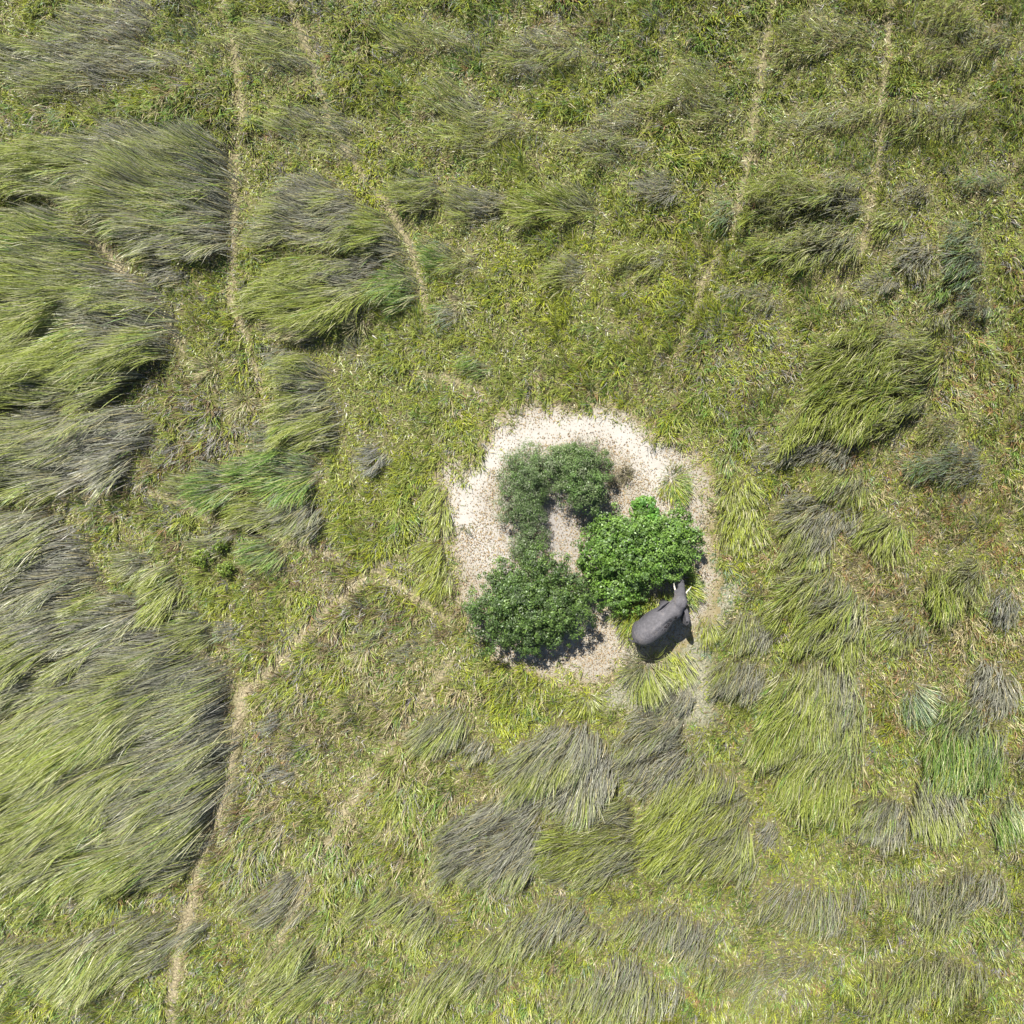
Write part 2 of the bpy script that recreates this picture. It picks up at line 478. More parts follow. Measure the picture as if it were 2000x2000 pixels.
SEED = [100]
def plan(shape):
    if shape[0] == 'e':
        _, cx, cy, rx, ry, rot = shape
        return [(cx + rx * math.cos(t) * math.cos(R(rot)) - ry * math.sin(t) * math.sin(R(rot)),
                 cy + rx * math.cos(t) * math.sin(R(rot)) + ry * math.sin(t) * math.cos(R(rot))) for t in np.linspace(0, 2 * math.pi, 25)[:-1]]
    return shape[1]

def roots(shape, wind, hgt, fan):
    top = hgt * 0.5
    k = (CAM_H - top) / CAM_H
    sh = hgt * 0.30 * (1 - fan)
    out = []
    pts = [W(*p) for p in plan(shape)]
    c = np.mean(pts, 0)
    shrink = 0.93 if fan < 0.5 else 0.72
    for (x, y) in pts:
        x = c[0] + (x - c[0]) * shrink; y = c[1] + (y - c[1]) * shrink
        out.append((x * k - math.cos(R(wind)) * sh, y * k - math.sin(R(wind)) * sh))
    return out

def clump(name, shape, label, wind=200, grey=0.4, tone='lime', hgt=1.9, fan=0.0, dens=108, category="grass tussock", group="tussocks of tall grass"):
    SEED[0] += 13
    fan = max(fan, 0.22 if name == 'grass_tussock' else 0.1)
    hgt = hgt * 1.28
    poly = roots(shape, wind, hgt, fan)
    c = np.mean(poly, 0)
    res = tall_grass(poly, wind, grey, tone, hgt, fan, dens, SEED[0], c)
    if res is None:
        return
    geo, gsel = res
    TALL_POLYS.append(poly)
    e = link(name, None, None, (c[0], c[1], 0), label=label, category=category, group=group)
    off = np.array((c[0], c[1], 0))
    for pn, sel in (("foliage", gsel < 0.5), ("dead_foliage", gsel >= 0.5)):
        if sel.sum() < 5:
            continue
        V, lo, st, C = split_part(geo, sel)
        link(pn, make_mesh(pn, V - off, lo, st, C, M_GRASS), e, kind="stuff")

def E(cx, cy, rx, ry, rot=0): return ('e', cx, cy, rx, ry, rot)
def Pn(*p): return ('p', list(p))

ST = dict(category="tall grass", group="stands of tall wind-combed grass", dens=85)
S = "grass_stand"; T = "grass_tussock"
# --- big stands
clump(S, Pn((-120, 395), (0, 392), (95, 398), (150, 440), (205, 495), (245, 535), (300, 600), (330, 655), (300, 690), (240, 730), (190, 775), (170, 800), (0, 805), (-120, 805)),
      "vast stand of lime and grey tall grass along the left edge below the diagonal trail", 194, 0.40, hgt=2.3, **ST)
clump(S, Pn((-120, 812), (0, 812), (170, 808), (215, 790), (262, 815), (255, 860), (225, 905), (205, 945), (120, 962), (-120, 962)),
      "grey silvery stand of tall grass at left edge just above the horizontal trail", 195, 0.56, hgt=2.1, **ST)
clump(S, Pn((-120, 985), (0, 985), (70, 1000), (115, 1040), (145, 1090), (150, 1135), (115, 1195), (90, 1260), (60, 1310), (15, 1390), (-120, 1400)),
      "grey tall grass stand at left edge below the horizontal trail", 196, 0.54, hgt=2.2, **ST)
clump(S, Pn((-120, 1420), (0, 1420), (60, 1325), (100, 1225), (150, 1150), (240, 1185), (290, 1235), (380, 1285), (430, 1340), (452, 1400), (456, 1470), (440, 1530), (415, 1600), (385, 1690), (330, 1760), (-120, 1760)),
      "vast stand of streaked lime tall grass filling the lower left corner", 206, 0.47, hgt=2.3, **ST)
clump(S, Pn((-120, 260), (250, 240), (430, 270), (450, 340), (452, 400), (440, 440), (430, 495), (330, 502), (240, 492), (200, 440), (130, 390), (60, 372), (-120, 372)),
      "tall grass stand in the top left corner, green on its left, grey on its right", 190, 0.50, hgt=2.2, **ST)
clump(S, Pn((470, 445), (520, 370), (600, 335), (665, 370), (690, 420), (690, 475), (600, 470), (520, 480), (470, 482)),
      "ragged grey-green tall grass stand near the top, above the arched clump", 200, 0.54, hgt=1.9, **ST)
clump(S, Pn((1580, 680), (1640, 622), (1750, 612), (1800, 640), (1838, 665), (1832, 740), (1812, 770), (1822, 810), (1760, 850), (1670, 858), (1600, 832), (1540, 868), (1492, 888), (1500, 842), (1540, 800), (1562, 740)),
      "broad lime green grass stand combed sideways, up and right of the clearing", 196, 0.36, hgt=2.1, **ST)
clump(S, Pn((1510, 1312), (1600, 1292), (1660, 1312), (1702, 1370), (1692, 1420), (1672, 1470), (1662, 1560), (1640, 1600), (1560, 1605), (1520, 1580), (1480, 1505), (1455, 1470), (1482, 1400), (1502, 1350)),
      "tall upright lime stand with grey rim, down and right of the elephant", 214, 0.38, hgt=2.0, **ST)
clump(S, Pn((960, 1505), (1000, 1452), (1080, 1420), (1150, 1440), (1190, 1490), (1205, 1560), (1150, 1598), (1050, 1590), (990, 1580)),
      "tangled grey-lilac grass stand below the dark round bush", 215, 0.62, tone='lime', hgt=1.8, **ST)
clump(S, Pn((1300, 1540), (1340, 1505), (1400, 1510), (1450, 1560), (1480, 1620), (1480, 1720), (1300, 1740), (1230, 1660), (1240, 1580)),
      "yellow-green swirling grass stand at the bottom between two grey ones", 205, 0.42, tone='yellow', hgt=1.9, **ST)
clump(S, Pn((1200, 1450), (1245, 1402), (1325, 1395), (1358, 1450), (1350, 1515), (1295, 1555), (1220, 1565), (1195, 1500)),
      "brown-grey grass stand straight below the fountain tussock", 200, 0.70, tone='lime', hgt=1.6, **ST)
clump(S, Pn((1480, 1212), (1520, 1152), (1560, 1122), (1620, 1112), (1660, 1142), (1690, 1190), (1702, 1240), (1660, 1282), (1600, 1284), (1545, 1262), (1572, 1200), (1540, 1182), (1505, 1232)),
      "arched horseshoe grass stand with pale grey middle, right of the elephant", 210, 0.42, hgt=1.9, **ST)
clump(S, Pn((1800, 1420), (1850, 1372), (1920, 1390), (1965, 1440), (1960, 1500), (1900, 1555), (1830, 1540), (1800, 1480)),
      "bright green grass stand with silvery crown near the lower right corner", 200, 0.36, tone='green', hgt=1.9, **ST)
clump(S, Pn((1450, 352), (1560, 335), (1688, 340), (1690, 400), (1600, 412), (1500, 425), (1442, 415)),
      "grey and lime grass stand at the top edge between two thin trails", 197, 0.52, hgt=1.8, **ST)
clump(S, Pn((1480, 452), (1540, 432), (1668, 432), (1688, 480), (1660, 508), (1560, 512), (1500, 502), (1442, 490)),
      "long low grass stand with dark lower edge under the top edge stand", 196, 0.46, hgt=1.7, **ST)
clump(S, Pn((850, 1620), (930, 1580), (1000, 1570), (1060, 1600), (1065, 1660), (1030, 1740), (830, 1740)),
      "grey grass stand at the bottom edge below the tangled lilac stand", 215, 0.66, hgt=1.7, **ST)
clump(S, Pn((1060, 1612), (1140, 1590), (1215, 1560), (1245, 1620), (1250, 1720), (1050, 1740)),
      "olive and grey curling grass stand at the bottom edge, middle", 170, 0.5, tone='yellow', hgt=1.7, **ST)

# --- upper left tussocks
clump(T, Pn((452, 602), (480, 545), (560, 502), (640, 492), (690, 522), (706, 570), (680, 602), (640, 622), (592, 648), (520, 640)),
      "large arched dome of pale green grass beside the trail in the upper left", 197, 0.36, hgt=1.9)
clump(T, E(562, 636, 52, 20, 5), "brown-tipped curl of grass under the large arched dome, black shadow below", 188, 0.55, hgt=1.2, tone='pale')
clump(T, Pn((545, 712), (592, 690), (622, 730), (645, 800), (640, 858), (585, 885), (522, 895), (516, 820), (530, 760)),
      "tall ridge of brownish and lime grass running down beside the left trail", 205, 0.42, hgt=1.7)
clump(T, Pn((432, 925), (520, 882), (602, 900), (612, 950), (560, 972), (500, 962), (432, 965)),
      "vivid green windswept tussock at the foot of the long ridge of grass", 208, 0.26, tone='green', hgt=1.7)
clump(T, E(505, 860, 22, 36, 15), "small dark tussock tucked against the left side of the long ridge", 200, 0.5, tone='green', hgt=1.1)
clump(T, E(402, 952, 42, 48, 10), "dark green round tussock left of the vivid green windswept one", 205, 0.35, tone='green', hgt=1.5)
clump(T, E(340, 955, 36, 22, -10), "low grey-green tussock beside the horizontal trail", 195, 0.5, hgt=1.0)
clump(T, E(480, 1008, 46, 36), "dome of grass with a black hollow under its lower edge", 195, 0.3, tone='lime', hgt=1.4)
clump(T, E(566, 1010, 50, 34, 10), "silver-grey tussock right of the dome with the black hollow", 195, 0.62, hgt=1.4)
clump(T, E(503, 1082, 38, 36), "round green tussock just below the dome with the black hollow", 200, 0.32, tone='green', hgt=1.3)
clump(T, E(530, 696, 28, 15), "small blue-grey tussock in the middle of the left trail bend", 195, 0.6, tone='blue', hgt=0.9)
clump(T, E(312, 530, 34, 24, 30), "pale grey tuft beside the diagonal trail between the two big left stands", 195, 0.7, hgt=1.0)
clump(T, E(400, 716, 30, 26), "star-shaped yellow-green tussock in the flat left of the second trail", 200, 0.2, tone='pale', hgt=0.9, fan=0.9)
clump(T, E(462, 784, 32, 28), "star-shaped pale tussock touching the left side of the second trail", 200, 0.2, tone='pale', hgt=0.9, fan=0.9)
clump(T, E(690, 622, 34, 30), "spiky pale star tussock right of the large arched dome", 200, 0.3, tone='pale', hgt=0.9, fan=0.9)
clump(T, E(684, 686, 28, 24), "spiky dull star tussock under the pale star right of the arched dome", 200, 0.5, tone='lime', hgt=0.8, fan=0.9)
# --- upper middle
clump(T, Pn((660, 442), (740, 412), (788, 450), (796, 500), (722, 502), (652, 480)), "rounded grey-green tussock left of the third trail, upper middle", 198, 0.48, hgt=1.7)
clump(T, E(692, 524, 40, 22), "grey tussock squeezed between the arched dome and the third trail", 198, 0.6, hgt=1.3)
clump(T, E(766, 558, 50, 36, -12), "plump green tussock with black underside beside the third trail", 200, 0.34, hgt=1.5, tone='green')
clump(T, E(848, 500, 30, 30), "green tussock right across the third trail from the rounded grey-green one", 205, 0.36, hgt=1.2, tone='green')
clump(T, E(898, 512, 26, 20), "small grey-capped tussock right of its green twin by the third trail", 200, 0.5, hgt=1.0)
clump(T, E(800, 372, 56, 30, -5), "grey-backed tussock at the top edge right of the third trail", 195, 0.48, hgt=1.5)
clump(T, E(920, 398, 60, 30, -5), "ragged grey tussock at the top edge left of the bright pale one", 195, 0.55, hgt=1.5)
clump(T, Pn((985, 402), (1020, 368), (1100, 358), (1172, 388), (1160, 430), (1080, 422), (1000, 425)), "large bright pale green tussock at the top edge, middle", 192, 0.25, hgt=1.7)
clump(T, E(900, 364, 24, 10), "thin dark tussock at the very top edge, middle", 190, 0.7, hgt=0.8)
clump(T, E(858, 614, 24, 22), "dark bottle-green tuft alone right of the third trail", 200, 0.5, tone='blue', hgt=1.0)
clump(T, E(920, 714, 32, 20, 8), "small smooth green mound alone above the clearing", 192, 0.25, tone='green', hgt=1.0)
clump(T, E(1156, 642, 28, 15, -10), "small bright green tuft above the clearing, right of the smooth mound", 195, 0.1, tone='green', hgt=0.9)
clump(T, E(1088, 528, 44, 26, -10), "olive tussock with dark lower lip in the upper middle", 195, 0.4, hgt=1.3)
clump(T, E(1238, 506, 56, 30, -15), "flat lime tussock with grey tips right of the olive one", 195, 0.35, tone='yellow', hgt=1.2)
clump(T, E(892, 590, 26, 22), "pale star tussock right of the plump green one", 200, 0.4, tone='pale', hgt=0.8, fan=0.9)
clump(T, E(720, 895, 28, 34), "lone purple-grey tuft in the flat left of the clearing", 215, 0.85, tone='blue', hgt=1.1, fan=0.3)
clump(T, E(1280, 366, 44, 26), "purple-grey tussock at the top edge left of the fourth trail", 195, 0.85, hgt=1.3)
clump(T, E(1412, 410, 28, 34), "dark green tussock hugging the left side of the fourth trail", 200, 0.35, tone='blue', hgt=1.3)
# --- upper right
clump(T, E(1740, 425, 50, 26, -12), "lime tussock just right of the fifth trail", 198, 0.36, hgt=1.4)
clump(T, Pn((1850, 452), (1902, 440), (1942, 480), (1932, 552), (1880, 562), (1850, 520)), "blue-green feathery tussock near the upper right edge", 200, 0.4, tone='blue', hgt=1.7)
clump(T, E(1795, 496, 40, 34, -20), "dusky purple tussock left of the blue-green feathery one", 200, 0.8, hgt=1.4)
clump(T, E(1722, 552, 36, 22), "dark grey tussock above the broad lime stand", 198, 0.85, hgt=1.2)
clump(T, E(1640, 578, 22, 18), "small grey-green tuft left of the dark grey tussock above the broad stand", 198, 0.6, hgt=0.9)
clump(T, E(1490, 578, 28, 22), "small dark mound left and above the broad lime stand", 198, 0.65, hgt=1.0)
clump(T, E(1432, 564, 28, 12), "thin dark streak of grass left of the small dark mound", 190, 0.7, hgt=0.8)
clump(T, E(1832, 560, 36, 18, -15), "green tussock with dark foot below the dusky purple one", 200, 0.4, tone='green', hgt=1.2)
clump(T, E(1905, 590, 36, 26), "teal-grey hazy tussock under the blue-green feathery one", 200, 0.55, tone='blue', hgt=1.4)
clump(T, E(1828, 618, 30, 22), "grey tuft touching the upper right rim of the broad lime stand", 200, 0.65, hgt=1.1)
clump(T, E(1955, 625, 12, 22, -10), "small upright olive tuft near the right edge, upper half", 240, 0.3, tone='green', hgt=0.8)
clump(T, E(1780, 370, 34, 22), "purple-grey tuft at the top right of the fifth trail", 198, 0.8, hgt=1.1)
clump(T, E(1925, 352, 50, 18), "blue-green tussock at the top right corner", 195, 0.45, tone='blue', hgt=1.3)
clump(T, Pn((1482, 888), (1530, 862), (1600, 848), (1660, 862), (1662, 890), (1600, 902), (1500, 905)), "long purple-grey tussock along the lower edge of the broad lime stand", 198, 0.72, hgt=1.5)
clump(T, E(1836, 850, 40, 24, -15), "grey-topped tussock below the right end of the broad lime stand", 205, 0.5, hgt=1.1)
clump(T, Pn((1740, 892), (1800, 882), (1900, 880), (1945, 902), (1920, 940), (1860, 950), (1780, 920)), "long blue-green tussock with dark curl near the right edge", 200, 0.5, tone='blue', hgt=1.5)
clump(T, E(1640, 948, 54, 34, -10), "brown-capped olive tussock right of the clearing", 200, 0.5, hgt=1.4)
# --- right middle
clump(T, Pn((1512, 1010), (1550, 975), (1620, 978), (1645, 1040), (1620, 1082), (1560, 1100), (1520, 1085)), "big grey and lime tussock right of the bright bush", 205, 0.55, hgt=1.6)
clump(T, E(1658, 1022, 26, 28), "small purple-grey tussock between two lime ones right of the clearing", 205, 0.8, hgt=1.1)
clump(T, E(1730, 1048, 48, 42, 15), "round lime tussock with grey right rim, its tail hanging down", 212, 0.3, hgt=1.5)
clump(T, Pn((1805, 1170), (1825, 1120), (1870, 1095), (1920, 1100), (1925, 1150), (1880, 1190), (1820, 1205)), "pale striped dome tussock alone near the right edge", 215, 0.35, hgt=1.6)
clump(T, E(1960, 1186, 34, 32), "blue-grey tussock at the right edge below the striped dome", 200, 0.8, tone='blue', hgt=1.2)
clump(T, Pn((1695, 1250), (1720, 1215), (1770, 1205), (1810, 1230), (1795, 1255), (1730, 1272)), "green tussock reaching right from the horseshoe stand", 205, 0.42, hgt=1.3)
clump(T, E(1466, 1244, 46, 34, 20), "grey-green tussock right of the elephant's shadow", 225, 0.6, hgt=1.3)
clump(T, E(1440, 1335, 64, 40, -10), "dark grey tussock left of the tall upright stand", 210, 0.66, hgt=1.5)
clump(T, E(1792, 1378, 32, 34), "blue-green fountain tuft alone right of the tall upright stand", 235, 0.3, tone='blue', hgt=1.2, fan=0.5)
clump(T, E(1945, 1352, 46, 46), "dusky grey tussock at the right edge above the bright green stand", 215, 0.8, hgt=1.5)
clump(T, E(1725, 1612, 60, 48, 10), "lilac-grey tussock at the bottom edge right of the tall upright stand", 200, 0.62, hgt=1.5)
clump(T, E(1836, 1590, 56, 58, 10), "olive-grey feathery tussock below the bright green stand", 240, 0.5, hgt=1.5)
clump(T, E(1968, 1610, 26, 50, 10), "narrow green tussock at the right edge beside the bright green stand", 240, 0.35, tone='green', hgt=1.3)
clump(T, E(1498, 1636, 26, 26), "small blue-grey curl of grass at the bottom edge", 210, 0.8, hgt=1.0)
# --- round the clearing
clump(T, E(1258, 1322, 50, 46), "fountain-shaped tussock with dark middle just below the elephant", 225, 0.45, tone='lime', hgt=1.5, fan=0.7)
clump(T, E(1328, 1308, 30, 34), "yellow-tipped tussock right of the fountain tussock", 300, 0.15, tone='yellow', hgt=1.0, fan=0.4)
clump(T, E(1318, 1372, 34, 28), "grey dome tuft below the fountain tussock", 215, 0.75, hgt=1.1, fan=0.3)
clump(T, E(1145, 1372, 34, 30), "star-shaped lime tussock with straw middle below the clearing", 250, 0.15, tone='yellow', hgt=1.0, fan=0.9)
clump(T, E(854, 1000, 24, 46), "lime tussock on the left rim of the sandy clearing, upper one", 265, 0.08, tone='yellow', hgt=1.1, fan=0.4)
clump(T, E(836, 1085, 32, 26), "yellow-green tussock on the left rim of the clearing, middle one", 240, 0.08, tone='yellow', hgt=1.0, fan=0.3)
clump(T, E(842, 1140, 32, 28), "yellow-green tussock on the left rim of the clearing, lowest one", 240, 0.08, tone='yellow', hgt=1.0, fan=0.3)
clump(T, E(1326, 950, 36, 34), "bright green tuft standing inside the clearing, upper right of the bushes", 270, 0.0, tone='fresh', hgt=0.7, fan=0.7, dens=230)
clump(T, E(1446, 1035, 46, 44, 20), "lime tussock on the right rim of the clearing beside the bright bush", 240, 0.08, tone='yellow', hgt=1.1, fan=0.3)
clump(T, E(1436, 965, 34, 32), "olive tussock on the right rim of the clearing, above the lime one", 240, 0.12, tone='yellow', hgt=0.9, fan=0.4)
clump(T, E(1418, 905, 26, 24), "small leafy green tuft above the right rim of the clearing", 240, 0.05, tone='green', hgt=0.8, fan=0.6)
clump(T, Pn((1196, 1210), (1222, 1250), (1250, 1240), (1280, 1205), (1318, 1180), (1312, 1158), (1250, 1178), (1200, 1185)), "bright green grass tussock between the elephant and the bright bush", 238, 0.04, tone='fresh', hgt=0.95, fan=0.0, dens=190)
clump(T, E(1355, 1150, 15, 44, 0), "narrow fresh green tussock beside the elephant's right tusk", 320, 0.03, tone='fresh', hgt=0.9, fan=0.3, dens=190)
clump(T, E(1384, 1232, 22, 22), "yellow-green tuft on the turf right of the elephant", 250, 0.1, tone='yellow', hgt=0.9, fan=0.5)
clump(T, E(1250, 1262, 14, 9), "few bleached bent stalks behind the elephant's hind feet", 250, 0.0, tone='bleached', hgt=1.0, fan=0.5, dens=70)
clump(T, E(850, 1440, 60, 34, -25), "grey-green combed tussock lower left of the clearing", 222, 0.5, hgt=1.3)
clump(T, E(925, 1470, 30, 18), "small dark grey tuft left of the tangled lilac stand", 210, 0.8, hgt=0.9)
# --- left lower
clump(T, Pn((282, 1112), (330, 1120), (336, 1180), (302, 1225), (262, 1215), (250, 1180)), "tall curled lime tussock above the lower left stand", 215, 0.28, hgt=1.6)
clump(T, E(350, 1238, 50, 32, 25), "lime and grey combed tussock right below the tall curled one", 205, 0.35, hgt=1.4)
clump(T, E(250, 1110, 40, 34, 40), "olive tussock left of the tall curled lime one", 210, 0.45, hgt=1.2)
clump(T, E(400, 1060, 44, 24, -15), "grey-backed flat tussock left of the small leafy bushes", 200, 0.5, hgt=1.1)
clump(T, E(428, 1232, 20, 18), "small blue-grey tuft above the forked trail", 205, 0.7, tone='blue', hgt=0.8)
clump(T, E(525, 1418, 20, 14), "small black-shadowed tuft right of the forked trail's stem", 215, 0.75, tone='blue', hgt=0.9)
clump(T, E(540, 1518, 28, 20), "small blue-grey tuft low in the brown grass right of the trail", 215, 0.85, tone='blue', hgt=0.9)
clump(T, E(705, 1275, 28, 24), "bleached straw star tussock with long splayed stalks left of the dark bush", 250, 0.1, tone='pale', hgt=1.2, fan=0.95, dens=40)
clump(T, E(712, 1335, 24, 22), "smaller bleached tussock with splayed stalks below the straw star", 280, 0.1, tone='pale', hgt=1.2, fan=0.95, dens=40)
clump(T, E(718, 1240, 30, 16, -10), "soft grey-green mound above the bleached straw star", 195, 0.4, hgt=0.9)
clump(T, E(785, 1278, 34, 16, -20), "dark-rooted combed tuft between the straw star and the clearing", 205, 0.55, hgt=0.9)

# --- the same marsh beyond the part the photograph shows: one mass
def beyond():
    geos = []
    for (cx, cy, rx, ry) in [(620, 250, 120, 60), (900, 230, 130, 70), (1180, 260, 110, 60), (1350, 180, 120, 60), (1580, 240, 110, 50), (1820, 220, 140, 70),
                             (150, 90, 240, 90), (520, 80, 130, 60), (800, 70, 100, 50), (1050, 90, 120, 50), (1560, 70, 160, 70), (1880, 60, 120, 70),
                             (520, 1780, 90, 50), (760, 1790, 100, 60), (1050, 1830, 150, 60), (1330, 1840, 120, 60), (1600, 1790, 120, 70), (1850, 1780, 130, 70),
                             (180, 1880, 260, 90), (560, 1920, 140, 60), (880, 1930, 120, 50), (1200, 1950, 130, 50), (1480, 1930, 130, 60), (1780, 1930, 140, 70),
                             (2060, 760, 50, 120), (2060, 1480, 60, 130), (2060, 300, 50, 110)]:
        SEED[0] += 7
        w = 190 + (cy / 2000) * 25
        pts = [(cx + rx * math.cos(t) * (0.8 + 0.4 * math.sin(3 * t + cx)), cy + ry * math.sin(t) * (0.8 + 0.4 * math.cos(2 * t + cy))) for t in np.linspace(0, 2 * math.pi, 21)[:-1]]
        poly = roots(('p', pts), w, 1.9, 0)
        g = tall_grass(poly, w, 0.34 + 0.3 * ((cx * 7 + cy) % 97) / 97, 'lime', 1.9, 0, 52, SEED[0], (0, 0))
        if g:
            geos.append(g[0]); TALL_POLYS.append(poly)
    return geos

def join(geos):
    V, Lp, S_, C = [], [], [], []; nv = nl = 0
    for v, l, s, c in geos:
        V.append(v); Lp.append(l + nv); S_.append(s + nl); C.append(c)
        nv += len(v); nl += len(l)
    return np.concatenate(V), np.concatenate(Lp), np.concatenate(S_), np.concatenate(C)

link("tall_grass", make_mesh("tall_grass", *join(beyond())[:4], M_GRASS), kind="stuff",
     label="tall wind-combed grass of the marsh beyond the stands round the clearing", category="grass")

# ------------------------------------------------------------------ short grass: one mass of small tufts
ZONES = [  # px, py, radius px, weights to add
    (1200, 560, 200, dict(lime=.9, yellow=1.3)), (1010, 520, 210, dict(lime=.8, olive=.4, yellow=.8)), (680, 370, 60, dict(yellow=2.2)), (510, 1215, 70, dict(yellow=1.8, lime=.6)),
    (600, 1320, 70, dict(yellow=1.8, lime=.6)), (1080, 1370, 130, dict(yellow=1.2, lime=.8)), (800, 1000, 110, dict(yellow=.9, lime=.6)),
    (840, 760, 220, dict(lime=.8, olive=.5, yellow=.4)), (720, 1000, 130, dict(lime=.6, yellow=.3)), (1850, 1250, 190, dict(straw=.9, rust=.35, lime=.2)), (1930, 900, 190, dict(straw=.5, rust=.6, olive=.5)),
    (1720, 1130, 130, dict(straw=.7, rust=.5)), (330, 850, 160, dict(brown=.8, grey=.6, olive=.4)), (480, 1500, 170, dict(brown=.7, grey=.5, straw=.5)), (620, 1180, 140, dict(brown=.6, grey=.5, straw=.3)),
    (1300, 650, 160, dict(olive=.6, brown=.3)), (1380, 760, 130, dict(green=.4, lime=.6, yellow=.3)), (1400, 330, 200, dict(olive=.6, green=.3)), (400, 640, 120, dict(olive=.9, yellow=.4)),
    (760, 1330, 170, dict(brown=.5, straw=.5, olive=.3)), (820, 1560, 190, dict(lime=.4, straw=.4, olive=.3)), (450, 1150, 90, dict(lime=.7, olive=.3)), (1450, 700, 120, dict(grey=.5, brown=.3)),
]
NAMES = ['olive', 'lime', 'green', 'straw', 'grey', 'brown', 'yellow', 'rust', 'teal', 'purple', 'dark']
BASEW = dict(olive=.55, lime=.55, green=.36, straw=.16, grey=.09, brown=.08, yellow=.34, rust=.03, teal=.05, purple=.06, dark=.14)

def short_grass():
    EXT = 36.5
    ntuft = 69000
    tx = rng.uniform(-EXT, EXT, ntuft); ty = rng.uniform(-EXT, EXT, ntuft)
    px = tx * PPM + 1000; py = 1000 - ty * PPM
    w = np.tile(np.array([BASEW[n] for n in NAMES]), (ntuft, 1))
    wx = px + (fnoise(tx * 0.3, ty * 0.3, 201) - 0.5) * 160; wy = py + (fnoise(tx * 0.3 + 9, ty * 0.3, 202) - 0.5) * 160
    for (zx, zy, zr, add) in ZONES:
        f = np.exp(-((wx - zx) ** 2 + (wy - zy) ** 2) / (zr * zr))
        for k, a in add.items():
            w[:, NAMES.index(k)] += f * a * 2.9
    for i, k in enumerate(NAMES):                      # patchy drift of each colour
        w[:, i] *= 0.06 + 3.0 * fnoise(tx * 0.32, ty * 0.32, 300 + i * 7) ** 3 + 0.5 * fnoise(tx * 1.1, ty * 1.1, 400 + i * 7) ** 2
    tm_t = turf_mask(tx, ty); sm_t = sand_mask(tx, ty); pm_t = path_mask(tx, ty, 0.08)
    w[:, NAMES.index('straw')] += pm_t * 3 + tm_t * 0.9 + sm_t * 2
    w[:, NAMES.index('teal')] += tm_t * 1.4
    cum = np.cumsum(w, 1); cum /= cum[:, -1:]
    pick = (rng.random(ntuft)[:, None] > cum).sum(1)
    tcol = np.array([PAL[n] for n in NAMES])[np.minimum(pick, len(NAMES) - 1)]
    in_tall = np.zeros(ntuft, bool); near = np.zeros(ntuft)
    for poly in TALL_POLYS:
        P = np.array(poly); lo, hi = P.min(0), P.max(0)
        k = (tx > lo[0] - 1) & (tx < hi[0] + 1) & (ty > lo[1] - 1) & (ty < hi[1] + 1)
        if k.any():
            in_tall[k] |= pip(tx[k], ty[k], poly)
            near[k] = np.maximum(near[k], np.clip(1.3 - dist_line(tx[k], ty[k], poly, True) / 0.95, 0, 1))
    hbig = fnoise(tx * 0.4, ty * 0.4, 211)
    th_ = np.clip(0.30 + 1.1 * (hbig - 0.42) + 0.5 * (fnoise(tx * 1.1, ty * 1.1, 213) - 0.5) + rng.normal(0, 0.10, ntuft), 0.12, 1.15)
    th_ *= (1 - 0.68 * tm_t) * (1 - 0.78 * pm_t) * (1 - 0.5 * sm_t) * (1 - 0.68 * near)
    nb = (rng.uniform(5, 16, ntuft) * (1 - 0.75 * pm_t) * np.where(in_tall, 0.22, 1.0) * np.where(np.maximum(abs(tx), abs(ty)) > 34, 0.5, 1.0) * (1 - 0.15 * tm_t) * (1 - 0.1 * near)).astype(int)
    keep = rng.random(ntuft) > np.clip((sm_t - 0.08) * 1.45, 0, 0.985)
    keep &= np.hypot((tx + 16.6) / 0.75, (ty + 1.2) / 0.5) > 1.0
    nb = np.where(keep, nb, 0)
    idx = np.repeat(np.arange(ntuft), nb)
    n = len(idx)
    a = rng.uniform(0, 2 * math.pi, n); r = np.abs(rng.normal(0, 0.17, n))
    x = tx[idx] + np.cos(a) * r; y = ty[idx] + np.sin(a) * r
    twind = R(205) + (fnoise(tx * 0.3, ty * 0.3, 221) - 0.5) * 4.5 + rng.normal(0, 0.5, ntuft)
    f = np.clip(0.62 - 0.5 * th_[idx], 0.12, 0.5)
    dx = np.cos(a) * f + np.cos(twind[idx]) * (1 - f); dy = np.sin(a) * f + np.sin(twind[idx]) * (1 - f)
    th = np.arctan2(dy, dx) + rng.normal(0, 0.35, n)
    L = th_[idx] * rng.uniform(0.7, 1.7, n) * 1.25
    phi1 = rng.normal(1.35, 0.35, n); phi0 = np.abs(rng.normal(0.35, 0.25, n))
    flat = pm_t[idx] > 0.35
    phi0 = np.where(flat, 1.2, phi0)
    alt = rng.random(n) < 0.22
    other = np.array([PAL['straw'], PAL['olive'], PAL['green'], PAL['lime'], PAL['grey']])[rng.integers(0, 5, n)]
    ct = np.where(alt[:, None], other, tcol[idx]) * rng.uniform(0.75, 1.22, n)[:, None]
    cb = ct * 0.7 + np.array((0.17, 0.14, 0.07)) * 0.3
    # lying thatch between the tufts: single slivers
    m = 210000
    hx = rng.uniform(-EXT, EXT, m); hy = rng.uniform(-EXT, EXT, m)
    sm = sand_mask(hx, hy)
    k = (rng.random(m) > (sm - 0.05) * 1.5) & (np.hypot((hx + 16.6) / 0.75, (hy + 1.2) / 0.5) > 1.0)
    k &= rng.random(m) > np.maximum(path_mask(hx, hy, 0.08) * 0.97, turf_mask(hx, hy) * 0.75)
    hx, hy = hx[k], hy[k]; m = len(hx)
    near_t = np.clip(((hx + EXT) / (2 * EXT) * 160).astype(int), 0, 159) * 160 + np.clip(((hy + EXT) / (2 * EXT) * 160).astype(int), 0, 159)
    own = np.zeros(160 * 160, int)
